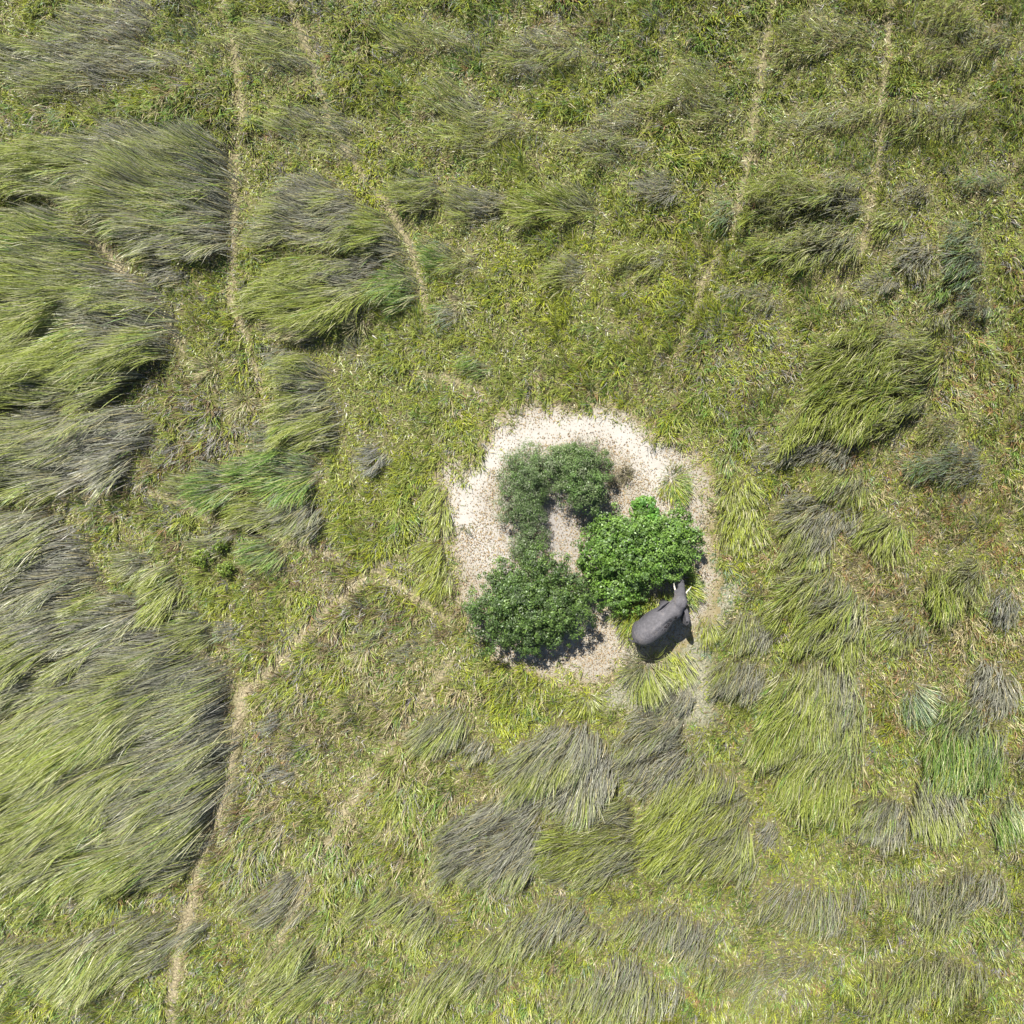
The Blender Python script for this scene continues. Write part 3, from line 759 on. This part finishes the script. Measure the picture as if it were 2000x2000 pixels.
    own[np.clip(((tx + EXT) / (2 * EXT) * 160).astype(int), 0, 159) * 160 + np.clip(((ty + EXT) / (2 * EXT) * 160).astype(int), 0, 159)] = np.arange(ntuft)
    hc = tcol[own[near_t]]
    mixc = np.array([PAL['straw'], PAL['brown'], PAL['olive'], PAL['grey'], PAL['lime']])[rng.choice(5, m, p=[.15, .2, .33, .10, .22])]
    hc = np.where((rng.random(m) < 0.5)[:, None], hc, mixc) * rng.uniform(0.65, 1.15, m)[:, None]
    thatch = blades(hx, hy, rng.uniform(0.2, 0.5, m), rng.uniform(0, 6.283, m), np.full(m, 1.3), rng.normal(1.4, 0.12, m), rng.uniform(0.05, 0.09, m), hc, hc, nseg=1, z0=0.03, roll=0.35)
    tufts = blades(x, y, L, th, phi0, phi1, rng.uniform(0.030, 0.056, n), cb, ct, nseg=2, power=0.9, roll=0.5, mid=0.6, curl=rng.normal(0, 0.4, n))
    return join([tufts, thatch])

g = short_grass()
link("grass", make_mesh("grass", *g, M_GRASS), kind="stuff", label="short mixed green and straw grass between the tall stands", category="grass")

# ------------------------------------------------------------------ leaf litter on the sand
def flakes(x, y, z, size, aspect, normal, colors, fold=0.0):
    """rhombic leaves: 4 verts, one quad each, lying across `normal`"""
    n = len(x)
    a = rng.uniform(0, 2 * math.pi, n)
    ref = np.where(np.abs(normal[:, 2:3]) < 0.9, np.array([[0, 0, 1.0]]), np.array([[1.0, 0, 0]]))
    t1 = np.cross(normal, ref); t1 /= np.linalg.norm(t1, axis=1)[:, None] + 1e-9
    t2 = np.cross(normal, t1)
    u = t1 * np.cos(a)[:, None] + t2 * np.sin(a)[:, None]
    v = np.cross(normal, u)
    c = np.stack([x, y, z], 1)
    s = (size * 0.5)[:, None]; w = s * aspect
    V = np.stack([c - u * s, c + v * w - u * s * 0.1 + normal * s * fold, c + u * s, c - v * w - u * s * 0.1 + normal * s * fold], 1)
    loops = np.arange(n * 4); starts = np.arange(n) * 4
    return V.reshape(-1, 3), loops, starts, np.repeat(colors, 4, 0)

def rand_dir(n):
    d = rng.normal(0, 1, (n, 3)); return d / np.linalg.norm(d, axis=1)[:, None]

def litter():
    n = 85000
    x = rng.uniform(-6, 15, n); y = rng.uniform(-12, 8, n)
    m = sand_mask(x, y)
    ring = [W(*p) for p in [(905, 1010), (915, 950), (945, 915), (990, 868), (1060, 842), (1130, 832), (1190, 835), (1250, 870), (1290, 920)]]
    clean = np.exp(-(dist_line(x, y, ring) / 0.75) ** 2)
    mid = np.exp(-(((x - 2.2) / 1.7) ** 2 + ((y + 0.4) / 2.6) ** 2))
    dens = m * (0.30 + 0.75 * fnoise(x * 0.5, y * 0.5, 401)) * (1 - 0.88 * clean) * (1 - 0.7 * mid)
    k = rng.random(n) < dens * 1.05
    x, y = x[k], y[k]; n = len(x)
    pal = np.array([(0.32, 0.23, 0.12), (0.23, 0.15, 0.08), (0.42, 0.34, 0.21), (0.15, 0.10, 0.06), (0.25, 0.24, 0.15), (0.40, 0.36, 0.28)])
    c = pal[rng.choice(6, n, p=[.26, .16, .22, .10, .12, .14])] * rng.uniform(0.8, 1.2, n)[:, None]
    nm = rand_dir(n) * 0.35 + np.array([0, 0, 1.0]); nm /= np.linalg.norm(nm, axis=1)[:, None]
    return flakes(x, y, np.full(n, 0.055) + rng.uniform(0, 0.02, n), rng.uniform(0.06, 0.14, n), rng.uniform(0.35, 0.6, n)[:, None], nm, c, 0.25)
link("leaf_litter", make_mesh("leaf_litter", *litter(), M_LITTER), kind="stuff", label="brown and tan fallen leaves scattered over the pale sand", category="leaf litter")

# ------------------------------------------------------------------ bushes
def tube(path, radii, sides=7):
    P = np.array(path, float); n = len(P)
    T_ = np.gradient(P, axis=0); T_ /= np.linalg.norm(T_, axis=1)[:, None] + 1e-9
    V = []; F = []
    for i in range(n):
        ref = np.array((0, 0, 1.0)) if abs(T_[i][2]) < 0.9 else np.array((1.0, 0, 0))
        a = np.cross(T_[i], ref); a /= np.linalg.norm(a); b = np.cross(T_[i], a)
        for s in range(sides):
            q = 2 * math.pi * s / sides
            V.append(P[i] + (a * math.cos(q) + b * math.sin(q)) * radii[i])
    for i in range(n - 1):
        for s in range(sides):
            F.append([i * sides + s, i * sides + (s + 1) % sides, (i + 1) * sides + (s + 1) % sides, (i + 1) * sides + s])
    V.append(P[-1]); V.append(P[0])
    k = len(V)
    for s in range(sides):
        F.append([(n - 1) * sides + s, (n - 1) * sides + (s + 1) % sides, k - 2])
        F.append([(s + 1) % sides, s, k - 1])
    return V, F

def tubes_mesh(name, list_of, mat, smooth=True):
    V, F = [], []
    for v, f in list_of:
        o = len(V); V += [tuple(p) for p in v]; F += [[i + o for i in q] for q in f]
    me = bpy.data.meshes.new(name); me.from_pydata(V, [], F); me.update()
    if smooth:
        me.polygons.foreach_set("use_smooth", np.ones(len(F), bool))
    me.materials.append(mat)
    return me

def bush(label, lobes, n_clump, leaves_per, leaf, pal, pal_p, aspect=0.5, clump_r=0.34, group="bushes in the sandy clearing", hollow=0.75, name="bush", stems=4, twiggy=0, jag=0.3):
    """lobes: (px, py, rx px, ry px, height m, base m). Crown = many leaf clumps spread through the outer volume of the lobes."""
    L = []
    for (px, py, rx, ry, h, b) in lobes:
        k = (CAM_H - h * 0.6) / CAM_H
        x, y = W(px, py)
        L.append((x * k, y * k, rx / PPM, ry / PPM, h, b))
    bx = np.mean([l[0] for l in L]); by = np.mean([l[1] for l in L])
    e = link(name, None, None, (bx, by, 0), label=label, category="bush", group=group)
    area = np.array([l[2] * l[3] for l in L]); area = area / area.sum()
    li = rng.choice(len(L), n_clump, p=area)
    A = np.array(L)[li]
    d = rand_dir(n_clump); d[:, 2] = np.abs(d[:, 2]) * 1.0 - 0.25 * (rng.random(n_clump) < 0.35)
    d /= np.linalg.norm(d, axis=1)[:, None]
    lump = 0.95 + jag * ((vnoise(d[:, 0] * 2.3 + A[:, 0] * 3, d[:, 1] * 2.3 + d[:, 2] * 3.1 + A[:, 1], 501) - 0.5) * 1.3 + (vnoise(d[:, 0] * 5.3 + A[:, 0] * 3, d[:, 1] * 5.3 + A[:, 1], 503) - 0.5) * 1.2)
    far = rng.random(n_clump) < 0.16
    rad = np.where(rng.random(n_clump) < 0.16, rng.uniform(0.3, 0.8, n_clump), hollow + (1 - hollow) * rng.random(n_clump) ** 0.5) * lump
    rad = np.where(far, rng.uniform(0.95, 1.18, n_clump), rad)
    cz = (A[:, 4] + A[:, 5]) * 0.5 * 0.9; rz = A[:, 4] - cz
    cx = A[:, 0] + d[:, 0] * A[:, 2] * rad * 0.95; cy = A[:, 1] + d[:, 1] * A[:, 3] * rad * 0.95
    cc = np.maximum(cz + d[:, 2] * rz * rad, 0.12)
    C = np.stack([cx, cy, cc], 1)
    cp = rng.choice(len(pal), n_clump, p=pal_p)
    ctint = rng.uniform(0.7, 1.25, n_clump)
    cr = clump_r * rng.uniform(0.6, 1.4, n_clump) * np.where(far, 0.6, 1)
    nl = (leaves_per * rng.uniform(0.4, 1.4, n_clump) * np.where(far, 0.4, 1)).astype(int)
    ix = np.repeat(np.arange(n_clump), nl); n = len(ix)
    dd = rand_dir(n)
    pos = C[ix] + dd * (cr[ix] * rng.random(n) ** 0.45)[:, None] * np.array([1, 1, 0.75])
    pos[:, 2] = np.maximum(pos[:, 2], 0.06)
    nm = dd * 0.6 + d[ix] * 0.5 + rand_dir(n) * 0.7 + np.array([0, 0, 0.45])
    nm /= np.linalg.norm(nm, axis=1)[:, None]
    swap = rng.random(n) < 0.25
    pi = np.where(swap, rng.integers(0, len(pal), n), cp[ix])
    col = np.array(pal)[pi] * (ctint[ix] * rng.uniform(0.8, 1.2, n))[:, None]
    g = flakes(pos[:, 0] - bx, pos[:, 1] - by, pos[:, 2], leaf * rng.uniform(0.55, 1.5, n), aspect * rng.uniform(0.8, 1.2, n)[:, None], nm, col, 0.15)
    # woody frame: stems from the ground, limbs to a sample of the clumps
    lm = []
    for l in L:
        for s in range(stems if l is L[0] else 2):
            a = rng.uniform(0, 6.28)
            p0 = np.array((l[0] + 0.25 * math.cos(a), l[1] + 0.25 * math.sin(a), -0.02))
            p2 = np.array((l[0] + l[2] * 0.5 * math.cos(a), l[1] + l[3] * 0.5 * math.sin(a), l[4] * 0.62))
            p1 = (p0 + p2) / 2 + np.array((0, 0, 0.25)); o = np.array((bx, by, 0))
            link("stem", tubes_mesh("stem", [tube([p0 - o, (p0 * .5 + p1 * .5) - o, p1 - o, p2 - o], [0.085, 0.07, 0.055, 0.03])], M_BARK), e)
    pick = rng.choice(n_clump, min(n_clump, 30 + twiggy), replace=False)
    for q in pick:
        l = A[q]; o = np.array((bx, by, 0))
        p0 = np.array((l[0] + (C[q][0] - l[0]) * 0.25, l[1] + (C[q][1] - l[1]) * 0.25, l[4] * 0.35)); p2 = C[q] * 1.0
        if twiggy: p2 = p2 + d[q] * rng.uniform(0.0, 0.15)
        p1 = (p0 + p2) / 2 + rng.normal(0, 0.08, 3)
        lm.append(tube([p0 - o, p1 - o, p2 - o], [0.03, 0.018, 0.006], 5))
    link("limbs", tubes_mesh("limbs", lm, M_BARK), e, kind="stuff")
    link("crown", make_mesh("crown", *g, M_LEAF), e, kind="stuff")

DK = [(0.064, 0.115, 0.032), (0.098, 0.168, 0.038), (0.14, 0.22, 0.05), (0.125, 0.175, 0.08)]
BR = [(0.09, 0.18, 0.028), (0.14, 0.25, 0.038), (0.18, 0.29, 0.07), (0.125, 0.20, 0.07)]
GG = [(0.11, 0.165, 0.065), (0.15, 0.21, 0.085), (0.13, 0.225, 0.055), (0.20, 0.235, 0.14)]
YG = [(0.11, 0.19, 0.05), (0.11, 0.175, 0.055), (0.15, 0.205, 0.08), (0.14, 0.17, 0.09)]
SP = [(0.19, 0.20, 0.14), (0.24, 0.23, 0.17), (0.15, 0.18, 0.09), (0.27, 0.25, 0.18)]
bush("round dense dark green bush at the bottom of the sandy clearing",
     [(1036, 1175, 100, 84, 3.0, 0.7), (975, 1195, 52, 60, 2.3, 0.5), (1062, 1114, 46, 42, 2.3, 0.5), (1050, 1235, 66, 40, 2.3, 0.7), (1112, 1165, 42, 42, 2.0, 0.4), (1000, 1130, 46, 38, 2.1, 0.4), (1020, 1180, 45, 45, 3.2, 1.6), (1085, 1195, 38, 38, 2.8, 1.2)],
     1300, 58, 0.12, DK, [.28, .34, .21, .17], clump_r=0.32, jag=0.7)
bush("broad-leaved bright green bush the elephant is feeding on",
     [(1250, 1072, 98, 66, 3.0, 0.8), (1185, 1065, 46, 60, 2.5, 0.6), (1318, 1055, 42, 54, 2.6, 0.8), (1220, 1148, 46, 46, 2.0, 0.5), (1285, 1108, 46, 30, 2.2, 1.0), (1180, 1140, 30, 34, 1.6, 0.3), (1240, 1035, 45, 32, 3.2, 1.6), (1290, 1060, 40, 35, 3.2, 1.6)],
     1300, 50, 0.14, BR, [.26, .32, .20, .22], aspect=0.6, clump_r=0.32, jag=0.7)
bush("yellowish green thorn bush on the upper right of the grey-green thicket",
     [(1142, 918, 46, 50, 3.3, 1.3), (1136, 958, 46, 38, 3.0, 1.3), (1115, 903, 40, 34, 2.8, 1.0)], 560, 70, 0.095, YG, [.30, .26, .24, .20], clump_r=0.30, jag=0.7, hollow=0.65)
bush("fine-leaved grey-green thorn bush, top left of the thicket in the clearing",
     [(1062, 918, 58, 44, 2.4, 0.5), (1018, 905, 42, 32, 1.9, 0.3), (1095, 900, 40, 30, 2.2, 0.5), (1030, 935, 44, 30, 2.0, 0.4)], 430, 66, 0.09, GG, [.3, .3, .25, .15], aspect=0.38, clump_r=0.33, twiggy=30, jag=0.8, hollow=0.55)
bush("fine-leaved dark grey-green thorn bush on the left of the thicket",
     [(1004, 988, 36, 46, 1.9, 0.2), (1032, 1002, 36, 38, 1.9, 0.3), (1028, 955, 44, 28, 2.0, 0.3)], 320, 62, 0.085, GG, [.36, .27, .22, .15], aspect=0.38, clump_r=0.32, twiggy=30, jag=0.8, hollow=0.55)
bush("low straggling shrub linking the thicket to the dark round bush",
     [(1040, 1052, 32, 30, 1.4, 0.1), (1018, 1068, 24, 26, 1.1, 0.05)], 150, 58, 0.085, GG, [.26, .26, .28, .2], aspect=0.4, clump_r=0.32, twiggy=10)
bush("sparse silvery shrub at the top of the thicket on pale sand",
     [(1140, 878, 36, 26, 1.7, 0.2), (1172, 900, 26, 30, 1.4, 0.2)], 130, 42, 0.07, SP, [.3, .3, .25, .15], aspect=0.32, clump_r=0.32, hollow=0.4, twiggy=20)
bush("dry brownish wispy shrub on the sand right of the thicket",
     [(1222, 922, 26, 24, 0.9, 0.05), (1198, 938, 22, 16, 0.7, 0.05)], 80, 36, 0.07, [(0.22, 0.20, 0.11), (0.30, 0.26, 0.17), (0.19, 0.19, 0.09), (0.33, 0.29, 0.21)], [.3, .3, .25, .15], aspect=0.3, clump_r=0.28, hollow=0.3, twiggy=10)
bush("upright sapling with big glossy leaves at the top of the bright bush",
     [(1262, 1000, 20, 28, 2.6, 0.5), (1248, 985, 14, 18, 2.2, 0.6), (1275, 1015, 14, 20, 2.3, 0.6)], 85, 20, 0.24, [(0.08, 0.20, 0.035), (0.12, 0.27, 0.04), (0.18, 0.33, 0.06), (0.07, 0.16, 0.03)], [.3, .35, .2, .15], aspect=0.5, clump_r=0.3, stems=2)
for (px, py, r, lab) in [(392, 1092, 20, "small bright leafy bush in the left grass, lower of the upper pair"),
                         (424, 1064, 17, "small bright leafy bush in the left grass, uppermost of three"),
                         (440, 1112, 16, "small bright leafy bush in the left grass, lowest of three")]:
    bush(lab, [(px, py, r, r * 0.95, 0.75, 0.05)], 34, 30, 0.10, [(0.15, 0.23, 0.03), (0.21, 0.29, 0.04), (0.12, 0.19, 0.03), (0.25, 0.31, 0.05)], [.3, .3, .2, .2],
         clump_r=0.2, group="small leafy bushes in the left grass", stems=2)

# ------------------------------------------------------------------ elephant
def smin(a, b, k):
    h = np.clip(0.5 + 0.5 * (b - a) / k, 0, 1)
    return b * (1 - h) + a * h - k * h * (1 - h)

def sd_ell(P, c, r, yaw=0.0, pitch=0.0, roll=0.0):
    q = P - np.array(c)
    ca, sa = math.cos(yaw), math.sin(yaw)
    x = q[..., 0] * ca + q[..., 1] * sa; y = -q[..., 0] * sa + q[..., 1] * ca; z = q[..., 2]
    cr, sr = math.cos(roll), math.sin(roll)
    y, z = y * cr + z * sr, -y * sr + z * cr
    cb, sb = math.cos(pitch), math.sin(pitch)
    x, z = x * cb + z * sb, -x * sb + z * cb
    k0 = np.sqrt((x / r[0]) ** 2 + (y / r[1]) ** 2 + (z / r[2]) ** 2)
    k1 = np.sqrt((x / r[0] ** 2) ** 2 + (y / r[1] ** 2) ** 2 + (z / r[2] ** 2) ** 2) + 1e-9
    return k0 * (k0 - 1) / k1

def sd_cone(P, a, b, ra, rb):
    a = np.array(a, float); b = np.array(b, float); ab = b - a
    t = np.clip(((P - a) @ ab) / (ab @ ab), 0, 1)
    return np.linalg.norm(P - a - t[..., None] * ab, axis=-1) - (ra + (rb - ra) * t)

def surface_nets(F, origin, s):
    nx, ny, nz = F.shape
    ins = F < 0
    c = np.zeros((nx - 1, ny - 1, nz - 1), int)
    for dx in (0, 1):
        for dy in (0, 1):
            for dz in (0, 1):
                c += ins[dx:nx - 1 + dx, dy:ny - 1 + dy, dz:nz - 1 + dz]
    act = (c > 0) & (c < 8)
    idx = -np.ones(act.shape, int); cells = np.argwhere(act); idx[act] = np.arange(len(cells))
    acc = np.zeros((len(cells), 3)); cnt = np.zeros(len(cells))
    corners = [(0, 0, 0), (1, 0, 0), (0, 1, 0), (1, 1, 0), (0, 0, 1), (1, 0, 1), (0, 1, 1), (1, 1, 1)]
    edges = [(0, 1), (2, 3), (4, 5), (6, 7), (0, 2), (1, 3), (4, 6), (5, 7), (0, 4), (1, 5), (2, 6), (3, 7)]
    val = [F[cells[:, 0] + o[0], cells[:, 1] + o[1], cells[:, 2] + o[2]] for o in corners]
    for a, b in edges:
        m = (val[a] < 0) != (val[b] < 0)
        t = np.where(m, val[a] / (val[a] - val[b] + 1e-12), 0)[:, None]
        p = np.array(corners[a]) * (1 - t) + np.array(corners[b]) * t
        acc[m] += p[m]; cnt[m] += 1
    V = (cells + acc / cnt[:, None]) * s + origin
    Q = []
    for ax in range(3):
        sl0 = [slice(1, -1)] * 3; sl1 = [slice(1, -1)] * 3
        sl0[ax] = slice(0, -1); sl1[ax] = slice(1, None)
        A = ins[tuple(sl0)]; B = ins[tuple(sl1)]
        e = np.argwhere(A != B)
        flip = A[tuple(e.T)]
        off = np.ones(3, int); off[ax] = 0
        e = e + off
        u, v = [(1, 2), (2, 0), (0, 1)][ax]
        du = np.zeros(3, int); du[u] = 1; dv = np.zeros(3, int); dv[v] = 1
        g = lambda k: idx[tuple(k.T)]
        q = np.stack([g(e - du - dv), g(e - dv), g(e), g(e - du)], 1)
        q[~flip] = q[~flip][:, ::-1]
        Q.append(q)
    return V, np.concatenate(Q)

def elephant():
    hy = R(31)                                           # head turned to its left
    H0 = np.array((1.25, 0.06, 0))
    fw = np.array((math.cos(hy), math.sin(hy), 0)); lf = np.array((-math.sin(hy), math.cos(hy), 0)); up = np.array((0, 0, 1.0))
    def hp(f, l, z): return tuple(H0 + fw * f + lf * l + up * z)
    s = 0.036
    lo = np.array((-2.55, -1.45, -0.08)); hi = np.array((3.35, 2.15, 3.15))
    ax = [np.arange(lo[i], hi[i], s) for i in range(3)]
    P = np.stack(np.meshgrid(*ax, indexing='ij'), -1).astype(np.float32)
    d = sd_ell(P, (-0.58, 0, 1.82), (1.48, 0.86, 0.97))
    d = smin(d, sd_ell(P, (-1.38, 0, 1.92), (0.74, 0.68, 0.78)), 0.35)
    d = smin(d, sd_ell(P, (0.70, 0.02, 1.98), (0.80, 0.54, 0.84)), 0.35)
    d = smin(d, sd_cone(P, (-1.85, 0, 2.36), (-0.9, 0, 2.69), 0.09, 0.10), 0.14)
    d = smin(d, sd_cone(P, (-0.9, 0, 2.69), (0.75, 0.02, 2.74), 0.10, 0.12), 0.14)
    for sd in (-1, 1):
        d = smin(d, sd_cone(P, (0.72, sd * 0.38, 1.75), (0.80, sd * 0.42, 0.95), 0.36, 0.25), 0.2)
        d = smin(d, sd_cone(P, (0.80, sd * 0.42, 0.95), (0.80 + 0.12 * sd, sd * 0.42, 0.16), 0.24, 0.23), 0.08)
        d = smin(d, sd_cone(P, (-1.42, sd * 0.36, 1.65), (-1.25, sd * 0.42, 0.95), 0.42, 0.25), 0.2)
        d = smin(d, sd_cone(P, (-1.25, sd * 0.42, 0.95), (-1.50 - 0.15 * sd, sd * 0.42, 0.16), 0.24, 0.22), 0.08)
    # neck and head
    d = smin(d, sd_cone(P, (0.95, 0.03, 2.30), hp(0.25, 0, 2.38), 0.50, 0.40), 0.3)
    d = smin(d, sd_ell(P, hp(0.32, 0, 2.42), (0.52, 0.40, 0.52), hy), 0.2)
    d = smin(d, sd_ell(P, hp(0.30, 0.17, 2.70), (0.30, 0.19, 0.20), hy), 0.15)
    d = smin(d, sd_ell(P, hp(0.30, -0.17, 2.70), (0.30, 0.19, 0.20), hy), 0.15)
    d = smin(d, sd_ell(P, hp(0.45, 0, 1.85), (0.30, 0.26, 0.28), hy), 0.2)
    for sd in (-1, 1):
        d = smin(d, sd_cone(P, hp(0.55, sd * 0.22, 2.2), hp(0.85, sd * 0.31, 1.86), 0.15, 0.10), 0.12)   # tusk sockets
    tr = [(0.62, 0.0, 2.25, .31), (0.95, 0.0, 1.92, .245), (1.28, 0.02, 1.62, .19), (1.55, 0.08, 1.40, .155), (1.72, 0.22, 1.32, .125), (1.80, 0.42, 1.38, .10)]
    for a, b in zip(tr[:-1], tr[1:]):
        d = smin(d, sd_cone(P, hp(*a[:3]), hp(*b[:3]), a[3], b[3]), 0.12)
    # ears: thin plates, the right one folded back, the left one spread along the neck
    for side, rel, ln, rol in ((-1, -152, 1.2, -16), (1, 147, 1.12, 30)):
        a = hy + R(rel); dr = np.array((math.cos(a), math.sin(a), 0))
        at = np.array(hp(0.10, side * (0.37 if side < 0 else 0.42), 2.32))
        c = at + dr * ln * 0.45
        e1 = sd_ell(P, (c[0], c[1], 2.12), (ln * 0.56, 0.055, 0.60), a, R(-8), R(rol))
        e2 = sd_ell(P, (c[0] + dr[0] * 0.05, c[1] + dr[1] * 0.05, 1.72), (ln * 0.30, 0.05, 0.45), a, R(-10), R(rol))
        e1 = smin(e1, e2, 0.12)
        e1 = smin(e1, sd_cone(P, tuple(at + up * 0.22), tuple(at + dr * ln * 0.7 + up * 0.20), 0.07, 0.05), 0.08)
        d = smin(d, e1, 0.07)
    # tail
    tl = [(-2.05, 0.0, 2.20, .075), (-2.24, 0.04, 1.85, .055), (-2.30, 0.10, 1.35, .042), (-2.30, 0.14, 1.0, .038)]
    for a, b in zip(tl[:-1], tl[1:]):
        d = smin(d, sd_cone(P, a[:3], b[:3], a[3], b[3]), 0.06)
    V, Q = surface_nets(d, lo, s)
    V[:, 2] = np.maximum(V[:, 2], 0.0)
    # skin folds: small real relief
    V[:, 2] += 0.004 * np.sin(V[:, 0] * 23 + 3 * np.sin(V[:, 1] * 5)) * (V[:, 2] > 0.6)
    c = np.tile(np.array((0.088, 0.086, 0.096)), (len(V), 1))
    n = fnoise(V[:, 0] * 2.2 + V[:, 2], V[:, 1] * 2.2, 601)[:, None]
    n2 = fnoise(V[:, 0] * 6 + V[:, 2] * 3, V[:, 1] * 6, 607)[:, None]
    c = c * (0.55 + 0.55 * n + 0.35 * n2)
    och = np.clip((n2 + n - 1.08) * 4, 0, 1)
    c = c * (1 - 0.35 * och) + np.array((0.19, 0.165, 0.145)) * 0.35 * och
    dust = np.clip((V[:, 2] - 2.1) / 0.6, 0, 1)[:, None]
    c = c * (1 - 0.25 * dust) + np.array((0.17, 0.16, 0.165)) * 0.25 * dust
    mud = np.clip((0.9 - V[:, 2]) / 0.4, 0, 1)[:, None]
    c = c * (1 - 0.6 * mud) + np.array((0.07, 0.06, 0.05)) * 0.6 * mud
    for (x, y, r) in [(0.02, -0.48, .055), (0.10, -0.56, .05), (0.16, -0.45, .035), (0.26, -0.55, .04), (0.30, -0.43, .045), (0.36, -0.52, .03), (0.48, -0.40, .035), (0.56, -0.44, .04),
                      (-0.10, -0.62, .035), (-0.22, -0.5, .03), (0.20, -0.66, .03), (0.86, -0.46, .06), (0.93, -0.38, .035), (1.70, -0.43, .06), (1.82, -0.33, .05)]:
        x -= 0.2; y += 0.17
        f = np.clip(2.2 - 1.4 * np.hypot(V[:, 0] - x, (V[:, 1] - y) * 1.3) / (r * 1.15), 0, 1)[:, None] * (V[:, 2:3] > 1.6)
        c = c * (1 - 0.95 * f) + np.array((0.014, 0.009, 0.009)) * 0.95 * f
    m, nt, p = new_mat("elephant_hide")
    at = nt.nodes.new("ShaderNodeAttribute"); at.attribute_name = "tint"
    tc = nt.nodes.new("ShaderNodeTexCoord")
    vo = nt.nodes.new("ShaderNodeTexVoronoi"); vo.inputs["Scale"].default_value = 16; vo.feature = 'DISTANCE_TO_EDGE'
    no = nt.nodes.new("ShaderNodeTexNoise"); no.inputs["Scale"].default_value = 7; no.inputs["Detail"].default_value = 8
    nt.links.new(tc.outputs["Object"], vo.inputs["Vector"]); nt.links.new(tc.outputs["Object"], no.inputs["Vector"])
    mr = nt.nodes.new("ShaderNodeMapRange"); mr.inputs[1].default_value = 0.3; mr.inputs[2].default_value = 0.7; mr.inputs[3].default_value = 0.85; mr.inputs[4].default_value = 1.15
    nt.links.new(no.outputs[0], mr.inputs[0])
    mul = nt.nodes.new("ShaderNodeVectorMath"); mul.operation = 'SCALE'
    nt.links.new(at.outputs["Color"], mul.inputs[0]); nt.links.new(mr.outputs[0], mul.inputs["Scale"])
    nt.links.new(mul.outputs[0], p.inputs["Base Color"])
    p.inputs["Roughness"].default_value = 0.75; p.inputs["Specular IOR Level"].default_value = 0.25
    b = nt.nodes.new("ShaderNodeBump"); b.inputs["Strength"].default_value = 0.8; b.inputs["Distance"].default_value = 0.045
    nt.links.new(vo.outputs["Distance"], b.inputs["Height"]); nt.links.new(b.outputs[0], p.inputs["Normal"])
    root = link("elephant", None, None, (9.30, -6.69, 0), label="grey elephant feeding at the bright green bush, seen from above", category="elephant")
    root.rotation_euler = (0, 0, R(40))
    body = link("body", make_mesh("body", V, Q.ravel(), np.arange(len(Q)) * 4, c, m, True), root)
    for sd in (-1, 1):
        pts = [hp(0.80, sd * 0.30, 1.93), hp(1.02, sd * 0.40, 1.72), hp(1.22, sd * 0.50, 1.66), hp(1.34, sd * 0.53, 1.71), hp(1.45, sd * 0.54, 1.79)]
        link("tusk", tubes_mesh("tusk", [tube(pts, [0.055, 0.052, 0.045, 0.034, 0.012], 10)], M_IVORY), root)
        ey = hp(0.62, sd * 0.345, 2.36)
        v, f = tube([np.array(ey) - lf * 0.04 * sd, np.array(ey), np.array(ey) + lf * 0.03 * sd], [0.03, 0.035, 0.015], 8)
        link("eye", tubes_mesh("eye", [(v, f)], M_EYE), root)
    hair = []
    for q in range(26):
        a = rng.uniform(0, 6.28); r = rng.uniform(0.02, 0.07)
        hair.append(tube([(-2.30, 0.14, 1.05), (-2.30 + r * .6 * math.cos(a), 0.14 + r * .6 * math.sin(a), 0.85), (-2.32 + r * math.cos(a), 0.15 + r * math.sin(a), 0.55 + rng.uniform(0, .15))], [0.012, 0.01, 0.004], 4))
    link("tail_tuft", tubes_mesh("tail_tuft", hair, M_TAIL), root, kind="stuff")
elephant()
